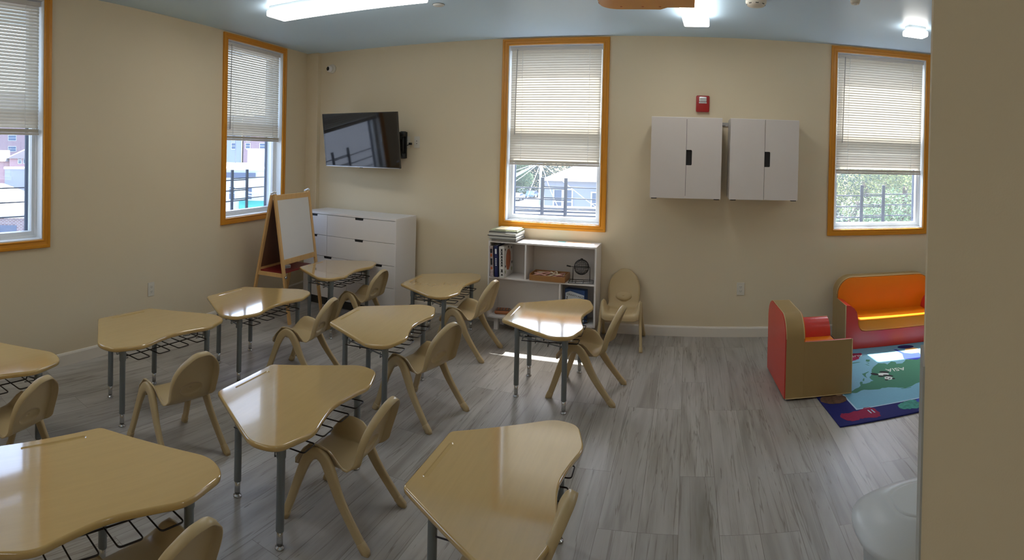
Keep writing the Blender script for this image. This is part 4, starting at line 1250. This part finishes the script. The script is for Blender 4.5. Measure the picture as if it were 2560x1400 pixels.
asia = [(.25, .459), (.302, .492), (.358, .525), (.38, .57), (.399, .606), (.413, .6), (.398, .564), (.436, .564), (.499, .59), (.494, .642), (.499, .668), (.543, .711), (.58, .80), (.60, .83), (.648, .876), (.683, .912), (.73, .893), (.742, .855), (.8, .908), (.828, .888), (.817, .841), (.871, .834), (.909, .87), (.929, .896), (.969, .887), (1.02, .86), (1.15, .90), (1.32, .84), (1.40, .74), (1.36, .60), (1.22, .50), (1.05, .47), (.93, .46), (.797, .426), (.72, .391), (.655, .378), (.613, .404), (.569, .429), (.499, .445), (.46, .434), (.365, .464), (.297, .431), (.255, .443)]
lay('continent_asia', jag(asia, .006, 3, 4), M['green'], .0112)
lay('continent_green', jag([(1.50, .9), (1.62, 1.05), (1.85, 1.1), (1.98, .9), (1.9, .6), (1.75, .35), (1.6, .5), (1.52, .7)], .01, 3, 5), M['green'], .0112)
aus = [(.40, 1.03), (.44, 1.00), (.494, 1.029), (.528, 1.035), (.573, 1.054), (.609, 1.111), (.651, 1.15), (.648, 1.187), (.613, 1.19), (.538, 1.20), (.46, 1.22), (.36, 1.20), (.30, 1.14), (.33, 1.07)]
lay('continent_red', jag(aus, .006, 3, 6), M['crimson'], .0112)
for q, P in enumerate(([(.47, .745), (.493, .752), (.541, .775), (.535, .762), (.50, .738), (.482, .70), (.475, .655), (.468, .69)], [(.628, 1.026), (.657, 1.012), (.64, .978), (.622, .968), (.61, .99)],
     [(.479, .993), (.549, .992), (.56, .984), (.489, .975)], [(.575, .93), (.592, .915), (.60, .89), (.59, .90)], [(.60, .96), (.62, .94), (.612, .93)], [(.42, .62), (.445, .66), (.45, .65), (.43, .61)])):
    lay('island', P, M['green'], .0112)
for P in ([(.62, .384), (.70, .372), (.70, .366), (.63, .374)], [(.83, .40), (.90, .385), (.89, .378), (.83, .39)]): lay('island', P, M['green'], .0112)
def ell(cx, cy, rx, ry, a=0, n=16):
    return [(cx + rx * math.cos(t) * math.cos(a) - ry * math.sin(t) * math.sin(a), cy + rx * math.cos(t) * math.sin(a) + ry * math.sin(t) * math.cos(a)) for t in [2 * PI * k / n for k in range(n)]]
z1 = .0118
lay('panda_body', ell(.622, .68, .045, .026, -.3), M['rugwhite'], z1)
lay('panda_head', ell(.626, .592, .030, .034, .4), M['rugwhite'], z1 + .0006)
for P in (ell(.648, .716, .040, .020, -.5), ell(.560, .705, .034, .020, -.9), ell(.645, .640, .042, .016, -.7), ell(.590, .648, .026, .015, -.4)): lay('panda_limb', P, M['rugblack'], z1 + .0003)
for P in (ell(.655, .568, .013, .012), ell(.596, .566, .013, .011), ell(.614, .600, .008, .006), ell(.634, .586, .008, .006), ell(.622, .574, .006, .004)): lay('panda_mark', P, M['rugblack'], z1 + .0012)
text_part('map_lettering', 'ASIA', .078, M['rugwhite'], rg, Matrix.Translation((.757, .735, z1)) @ Matrix.Rotation(R(172), 4, 'Z') @ Matrix.Diagonal((1, 1.15, 1, 1)), .0006)
text_part('map_lettering', 'AUSTRALIA', .055, M['rugwhite'], rg, Matrix.Translation((.50, 1.135, z1)) @ Matrix.Rotation(R(176), 4, 'Z'), .0006)
lob = [(.053, .139), (.077, .162), (.106, .153), (.144, .16), (.202, .165), (.236, .180), (.285, .185), (.310, .150), (.315, .085), (.30, .04), (.25, .035), (.20, .05), (.164, .055), (.144, .040), (.097, .040), (.067, .065), (.051, .105)]
lay('crab_print', jag(lob, .006, 3, 8), M['crimson'], .0102)
for a in (.255, .28): lay('crab_mark', [(a, .10), (a + .008, .10), (a + .004, .15), (a - .004, .15)], M['palerug'], .0109)
lay('crab_feeler', [(.235, .18), (.28, .19), (.275, .205), (.24, .19)], M['crimson'], .0102)
lay('turkey_print', jag(ell(.10, .385, .095, .075, 0, 20), .006, 2, 9), M['rugbrown'], .0102)
lay('turkey_head', ell(.165, .45, .03, .022, .2), M['strip_paper'], .0103)
lay('reptile_print', jag(ell(.565, .115, .10, .065, .1, 18), .008, 2, 10), M['rugteal'], .0102)
lay('reptile_head', ell(.66, .15, .04, .03, .4), M['rugroyal'], .0103)
# printed child figure
lay('figure_robe', [(.93, .92), (1.02, .855), (1.10, .90), (1.12, 1.0), (1.05, 1.01), (1.0, 1.05), (.98, 1.16), (.955, 1.17), (.975, 1.04)], M['rugroyal'], z1)
lay('figure_face', ell(1.10, 1.08, .065, .075), M['rugpeach'], z1 + .0006)
lay('figure_hair', ell(1.085, 1.185, .075, .045, -.2), M['navy'], z1 + .0008)
lay('figure_hat', [(1.12, .87), (1.22, .90), (1.22, .96), (1.12, .94)], M['rugblack'], z1 + .0006)
for X in (.79, .87):
    lay('bird_print', [(X - .03, 1.36), (X + .005, 1.31), (X + .02, 1.28), (X + .035, 1.30), (X + .02, 1.36)], M['rugblack'], z1)
    lay('bird_belly', [(X - .012, 1.35), (X + .012, 1.315), (X + .02, 1.30), (X + .02, 1.33), (X + .005, 1.355)], M['rugwhite'], z1 + .0006)

# ------------------------------------------------------------------ trash can
tc_ = empty('trash_can', (.765, 1.60, 0), 0, 'white plastic swing-lid trash can in the lower right corner behind the partition', 'trash can')
def rrect(a, b, n=40, p=2.6):
    out = []
    for k in range(n):
        t = 2 * PI * k / n; c, s = math.cos(t), math.sin(t)
        out.append((a * math.copysign(abs(c) ** (2 / p), c), b * math.copysign(abs(s) ** (2 / p), s)))
    return out
def loft(bm, secs, n=40):
    rings = [[bm.verts.new((x, y, z)) for x, y in rrect(a, b, n)] for a, b, z in secs]
    for A, B in zip(rings, rings[1:]):
        for k in range(n): bm.faces.new((A[k], A[(k + 1) % n], B[(k + 1) % n], B[k])).smooth = True
    bm.faces.new(rings[0][::-1]); bm.faces.new(rings[-1])
bm = bmesh.new(); loft(bm, [(.165, .125, 0), (.172, .132, .01), (.205, .158, .50), (.215, .166, .505), (.215, .166, .525)]); link('bin', bm, M['trash'], tc_)
bm = bmesh.new(); loft(bm, [(.232, .182, .525), (.238, .188, .53), (.238, .188, .548), (.215, .166, .565), (.185, .140, .585), (.14, .108, .598), (.13, .10, .599)]); ld = link('lid', bm, M['trash'], tc_)
bm = bmesh.new(); loft(bm, [(.120, .092, .595), (.118, .09, .6015), (.110, .083, .603)]); link('swing_flap', bm, M['trash'], ld)

# ------------------------------------------------------------------ outdoors
bm = bmesh.new(); box(bm, -90, 90, -40, 140, -7.3, -7.2); tag(link('ground_outside', bm, M['ground']), kind='structure')
def house(name, loc, rz, w, d, h, roof_h, wm, rm, label, wins=(), over=.3, ridge='y', z0=-7.2, gable=True):
    """front face at local y=0, x across; wins=(x0,x1,z0,z1) on the front"""
    o = empty(name, (loc[0], loc[1], 0), rz, label, 'building')
    bm = bmesh.new(); box(bm, 0, w, 0, d, z0, h); link('walls', bm, wm, o)
    bm = bmesh.new()
    if roof_h > 0:
        if ridge == 'hip':
            q = [bm.verts.new(c) for c in ((-over, -over, h), (w + over, -over, h), (w + over, d + over, h), (-over, d + over, h), (w * .56, d / 2, h + roof_h), (w - .5, d / 2, h + roof_h))]
            for f_ in ((0, 1, 5, 4), (1, 2, 5), (2, 3, 4, 5), (3, 0, 4), (3, 2, 1, 0)): bm.faces.new([q[i_] for i_ in f_])
        elif ridge == 'x':
            prism(bm, [(-over, h), (d + over, h), (d / 2, h + roof_h)], -over, w + over, M4=Matrix(((0, 0, 1, 0), (1, 0, 0, 0), (0, 1, 0, 0), (0, 0, 0, 1))))
        else:
            prism(bm, [(-over, h), (w + over, h), (w / 2, h + roof_h)], -over, d + over, M4=Matrix(((1, 0, 0, 0), (0, 0, 1, 0), (0, 1, 0, 0), (0, 0, 0, 1))))
    else: box(bm, -.1, w + .1, -.1, d, h, h + .12)
    link('roof', bm, rm, o)
    for (a, b, c, e) in wins:
        bm = bmesh.new(); frame_sweep(bm, a - .06, b + .06, c - .06, e + .06, [(0, 0.01), (0, -.05), (.06, -.05), (.06, .01)]); box(bm, a, b, -.04, 0.0, (c + e) / 2 - .02, (c + e) / 2 + .02)
        f = link('window', bm, M['siding_white'], o)
        bm = bmesh.new(); box(bm, a, b, -.02, .0, c, e); link('pane', bm, M['pane'], f)
    return o
# middle window view
sr = empty('shingle_roof', (-3.8, 8.6, 0), R(8), 'grey shingle roof sloping away just outside the middle window', 'roof')
bm = bmesh.new(); sz = []
for (x, y, z_) in ((-2.6, -1.2, -.95), (9, -1.2, -.95), (9, 6.0, .28), (-2.6, 6.0, .28)): sz.append(bm.verts.new((x, y, z_)))
for (x, y, z_) in ((-2.6, -1.2, -1.2), (9, -1.2, -1.2), (9, 6.0, .05), (-2.6, 6.0, .05)): sz.append(bm.verts.new((x, y, z_)))
bm.faces.new(sz[:4]); bm.faces.new(sz[4:][::-1])
for k in range(4): bm.faces.new((sz[k], sz[(k + 1) % 4], sz[4 + (k + 1) % 4], sz[4 + k]))
link('shingles', bm, M['shingle'], sr)
bm = bmesh.new()
for k in range(22):
    f = k / 22; y = -1.2 + 7.2 * f; z_ = -.95 + 1.23 * f
    box(bm, -2.6, 9, y, y + .05, z_ + .004, z_ + .03)
link('shingle_courses', bm, M['course'], sr)
bm = bmesh.new(); box(bm, -2.4, 8.6, -.8, 5.6, -7.2, -1.15); link('walls', bm, M['siding_white'], sr)
house('siding_house', (-6.35, 24.3), R(8), 9.0, 8.0, .50, 2.3, M['siding'], M['roof_pale'], 'pale blue sided house with gabled roof seen through the middle window', [(.45, .78, -.95, .10), (.90, 1.23, -.95, .10), (2.15, 2.5, -.95, .0)], ridge='hip')
pl = empty('utility_pole', (-5.9, 21.9, -7.2), 0, 'pale utility pole with fanned cables seen through the middle window', 'utility pole')
bm = bmesh.new(); lathe(bm, [(.065, 0), (.05, 9.6)], 10); link('pole', bm, M['pole'], pl)
bm = bmesh.new(); box(bm, -.7, .7, -.04, .04, 8.7, 8.80); link('crossarm', bm, M['pole'], pl)
random.seed(5)
for k in range(12):
    a = R(150 + 22 * k) if k < 7 else R(-40 - 25 * (k - 7)); L_ = 9 + random.random() * 6
    e = Vector((math.cos(a) * L_, math.sin(a) * L_ * .6 - 3, 8.0 - random.random() * 3.2)); s_ = Vector((0, 0, 8.55))
    bm = bmesh.new(); tube(bm, [s_.lerp(e, q / 8) - Vector((0, 0, 1.1 * math.sin(PI * q / 8))) for q in range(9)], .013, 4)
    link('cable', bm, M['cable'], pl)
def car(x, y, rz, m, label):
    o = empty('car', (x, y, -7.2), rz, label, 'car', 'parked cars on the far street')
    P = [(0, .35), (0, .75), (.5, .85), (1.1, 1.4), (2.9, 1.42), (3.7, .95), (4.4, .8), (4.45, .35)]
    bm = bmesh.new(); prism(bm, P, -.85, .85, M4=Matrix(((1, 0, 0, 0), (0, 0, 1, 0), (0, 1, 0, 0), (0, 0, 0, 1)))); link('body', bm, m, o)
    bm = bmesh.new(); prism(bm, [(.75, .92), (1.15, 1.32), (2.85, 1.34), (3.4, .98)], -.87, .87, M4=Matrix(((1, 0, 0, 0), (0, 0, 1, 0), (0, 1, 0, 0), (0, 0, 0, 1)))); link('windows', bm, M['pane'], o)
    for wx in (.85, 3.5):
        for sy in (-.8, .8):
            bm = bmesh.new(); tube(bm, [(wx, sy - .1, .33), (wx, sy + .1, .33)], .33, 14); link('wheel', bm, M['dark'], o)
    return o
for (x, y, a, m_, lb) in ((-32.0, 100.0, 92, 'car1', 'white car seen end-on down the street, lower left in the middle window'), (-36.6, 119.0, 95, 'car1', 'white car farthest down the street in the middle window'), (-31.4, 108.0, 90, 'car2', 'blue car behind the nearest white car in the middle window')):
    car(x, y, R(a), M[m_], lb)

# trees
def tree_mesh(seed, n, R0, leaf, hgt):
    rnd = random.Random(seed); bm = bmesh.new()
    cl = [(Vector((rnd.uniform(-1, 1) * R0 * .75, rnd.uniform(-1, 1) * R0 * .6, hgt + rnd.uniform(-1, 1) * R0 * .9)), rnd.uniform(.35, .6) * R0) for _ in range(16)]
    for _ in range(n):
        c, r = rnd.choice(cl)
        d = Vector((rnd.gauss(0, 1), rnd.gauss(0, 1), rnd.gauss(0, 1))).normalized()
        p = c + d * r * rnd.uniform(.75, 1.05)
        a = Vector((rnd.gauss(0, 1), rnd.gauss(0, 1), rnd.gauss(0, .6))).normalized(); b = a.cross(d + Vector((0, .01, .3))).normalized()
        s = leaf * rnd.uniform(.5, 1.2)
        v = [bm.verts.new(p + a * s), bm.verts.new(p + b * s * .5), bm.verts.new(p - a * s), bm.verts.new(p - b * s * .5)]
        bm.faces.new(v)
    return bm
def tree(loc, seed, R0, leaf, hgt, m, label, n=26000, group='trees outside'):
    o = empty('tree', (loc[0], loc[1], loc[2]), 0, label, 'tree', group)
    bm = tree_mesh(seed, n, R0, leaf, hgt); me = bpy.data.meshes.new('foliage'); bm.to_mesh(me); bm.free(); me.materials.append(m)
    f = bpy.data.objects.new('foliage', me); COL.objects.link(f); f.parent = o
    bm = bmesh.new(); tube(bm, catmull([(0, 0, 0), (.1, 0, hgt * .35), (-.1, .1, hgt * .7), (.2, 0, hgt)], 4), .2, 8, rads=None)
    rnd = random.Random(seed)
    for k in range(5):
        a = rnd.uniform(0, 6.28); tube(bm, [(0, 0, hgt * .6), (math.cos(a) * R0 * .5, math.sin(a) * R0 * .5, hgt + rnd.uniform(-.2, .4) * R0)], .07, 6)
    link('trunk', bm, M['bark'], o)
    return o
tree((3.3, 14.6, -7.2), 11, 2.6, .042, 7.6, M['leafB'], 'dark leafy tree in the left part of the right window')
tree((6.4, 15.6, -7.2), 12, 2.5, .042, 7.8, M['leafC'], 'bright yellow-green tree in the right part of the right window')
tree((4.9, 19.5, -7.2), 13, 3.4, .060, 7.8, M['leafB'], 'big dark tree filling the background of the right window')
tree((9.6, 19.0, -7.2), 14, 3.4, .060, 7.8, M['leafA'], 'mid green tree at the right side of the right window background')
tree((4.6, 12.6, -7.2), 15, 1.7, .036, 6.2, M['leafA'], 'small light green tree low in the middle of the right window')
tree((2.2, 20.5, -7.2), 20, 3.2, .060, 7.0, M['leafA'], 'green tree behind the dark tree, far left of the right window')
tree((-35.5, 112, -7.2), 16, 4.6, .20, 6.0, M['leafA'], 'bright green tree top left in the middle window', 16000)
tree((-40, 128, -7.2), 18, 11, .34, 9.0, M['leafB'], 'dark tree far behind the bright green one', 20000)
tree((-26, 131, -7.2), 17, 11, .34, 9.0, M['leafB'], 'dark tree behind the utility pole in the middle window', 20000)
tree((-11, 134, -7.2), 19, 11, .34, 9.0, M['leafB'], 'dark tree behind the sided house roof', 14000)

# left windows view (buildings west)
A2 = R(47)
st = house('stucco_building', (-30.6, 25.3), A2, 7.4, 17.0, .10, 0, M['siding_white'], M['membrane'], 'long white stucco building with dark strip seen through the window behind the easel', [(2.35, 2.72, -1.95, -1.1), (3.6, 3.95, -1.95, -1.1)])
bm = bmesh.new(); box(bm, 1.6, 4.2, -.12, 0, -.42, -.06); link('wall_strip', bm, M['slate'], st)
bm = bmesh.new(); prism(bm, [(0, -2.05), (0, -2.6), (-1.1, -2.6), (-1.1, -2.5)], 3.05, 5.0, M4=Matrix(((0, 0, 1, 0), (1, 0, 0, 0), (0, 1, 0, 0), (0, 0, 0, 1)))); link('awning', bm, M['awning'], st)
bm = bmesh.new(); tube(bm, [(2.9, 15, .2), (2.9, 15, 3.2)], .06, 6); link('vent_pipe', bm, M['slate'], st)
house('rooftop_block', (-31.9, 31.8), A2, 2.4, 3.0, 1.55, 0, M['siding_white'], M['membrane'], 'plain white block standing on the stucco building roof', z0=.22)
house('pale_blue_block', (-51.0, 44.5), A2, 3.6, 6.0, 5.5, 0, M['paleblue'], M['membrane'], 'pale blue apartment block at the top left of the window behind the easel', [(2.4, 2.9, 2.6, 3.3), (2.4, 2.9, 1.6, 2.3)])
house('brick_block', (-48.3, 47.2), A2, 6.0, 6.0, 5.5, 0, M['brickfar'], M['membrane'], 'pinkish brick apartment block right of the pale blue one', [(.3, .8, 2.6, 3.3), (.3, .8, 1.7, 2.3), (2.0, 2.6, 1.7, 2.3)])
# leftmost window view
A1 = R(69)
house('far_brick_building', (-109, 22.9), A1, 27, 10, 12.0, 0, M['brickfar'], M['membrane'], 'long red brick apartment building at the top of the leftmost window', [(16.2, 17.7, 2.7, 3.7), (16.2, 17.7, .6, 1.5), (12.4, 14.2, 2.7, 3.7), (12.4, 14.2, .6, 1.5)])
pk = house('pink_house', (-51.5, 19.1), A1, 8.0, 7.0, .41, 2.0, M['pinkwall'], M['pinkroof'], 'pink gabled house in the middle of the leftmost window', [(.88, 1.15, .36, .62), (.88, 1.15, -.05, .2), (1.4, 1.95, -.03, .72)])
bm = bmesh.new(); box(bm, -4.0, -.02, .6, 6, -7.2, .1); link('side_wing', bm, M['pinkwall'], pk)
bm = bmesh.new(); prism(bm, [(.3, .1), (6.2, .1), (3.2, 1.2)], -4.2, 0, M4=Matrix(((0, 0, 1, 0), (1, 0, 0, 0), (0, 1, 0, 0), (0, 0, 0, 1)))); link('side_roof', bm, M['pinkroof'], pk)
house('lilac_house', (-46.2, 16.7), A1, 7.0, 2.5, -.40, 0, M['siding'], M['membrane'], 'low pale lilac sided house in front of the pink gabled house')
nb = empty('near_brick_building', (0, 0, 0), 0, 'brown brick building with big white roof low in the leftmost window', 'building')
FP = [(-25.0, 8.0), (-24.0, 10.75), (-27.5, 12.2), (-35.9, 14.6), (-44.6, 16.0), (-45.0, 13.6)]
bm = bmesh.new(); prism(bm, FP, -7.2, -1.75); link('walls', bm, M['bricknear'], nb)
bm = bmesh.new(); prism(bm, [(x + (.15 if x > -30 else 0), y) for x, y in FP], -1.75, -1.54); link('roof', bm, M['membrane'], nb)
fd = Vector((1.0, 2.75, 0)).normalized(); fn = Vector((fd.y, -fd.x, 0))
for t0 in (.75, 1.9):
    c0 = Vector((-25.0, 8.0, 0)) + fd * t0
    bm = bmesh.new()
    A = [c0 + fn * .05 + Vector((0, 0, -2.1)), c0 + fd * .8 + fn * .05 + Vector((0, 0, -2.1)), c0 + fd * .8 + fn * .05 + Vector((0, 0, -3.4)), c0 + fn * .05 + Vector((0, 0, -3.4))]
    B = [q - fn * .1 for q in A]; va = [bm.verts.new(q) for q in A]; vb = [bm.verts.new(q) for q in B]
    bm.faces.new(va); bm.faces.new(vb[::-1])
    for k in range(4): bm.faces.new((va[k], va[(k + 1) % 4], vb[(k + 1) % 4], vb[k]))
    link('window', bm, M['slate'], nb)

# ------------------------------------------------------------------ light
w = bpy.data.worlds.new('world'); sc.world = w; w.use_nodes = True
nt = w.node_tree; bgn = nt.nodes['Background']
sk = nt.nodes.new('ShaderNodeTexSky'); sk.sky_type = 'NISHITA'; sk.sun_disc = False
sk.sun_elevation = R(57); sk.sun_rotation = R(-7); sk.air_density = 1.0; sk.dust_density = 3.5; sk.ozone_density = 1.0
nt.links.new(sk.outputs[0], bgn.inputs['Color'])
bgn.inputs['Strength'].default_value = 1.5
sun = bpy.data.lights.new('sun', 'SUN'); sun.energy = 22.0; sun.angle = R(0.6); sun.color = (1.0, 0.97, 0.92)
so = bpy.data.objects.new('sun', sun); COL.objects.link(so)
dirv = Vector((.08, -.585, -1.0)).normalized()
so.rotation_euler = dirv.to_track_quat('-Z', 'Y').to_euler(); so.location = (0, 20, 30)

sc.view_settings.view_transform = 'Standard'; sc.view_settings.look = 'None'
sc.view_settings.exposure = 0.0; sc.view_settings.gamma = 1.0
sc.view_settings.use_curve_mapping = False
sc.cycles.use_denoising = True
try: sc.cycles.denoiser = 'OPENIMAGEDENOISE'
except Exception: pass
sc.cycles.max_bounces = 10; sc.cycles.diffuse_bounces = 6; sc.cycles.transparent_max_bounces = 12
sc.cycles.sample_clamp_indirect = 6.0
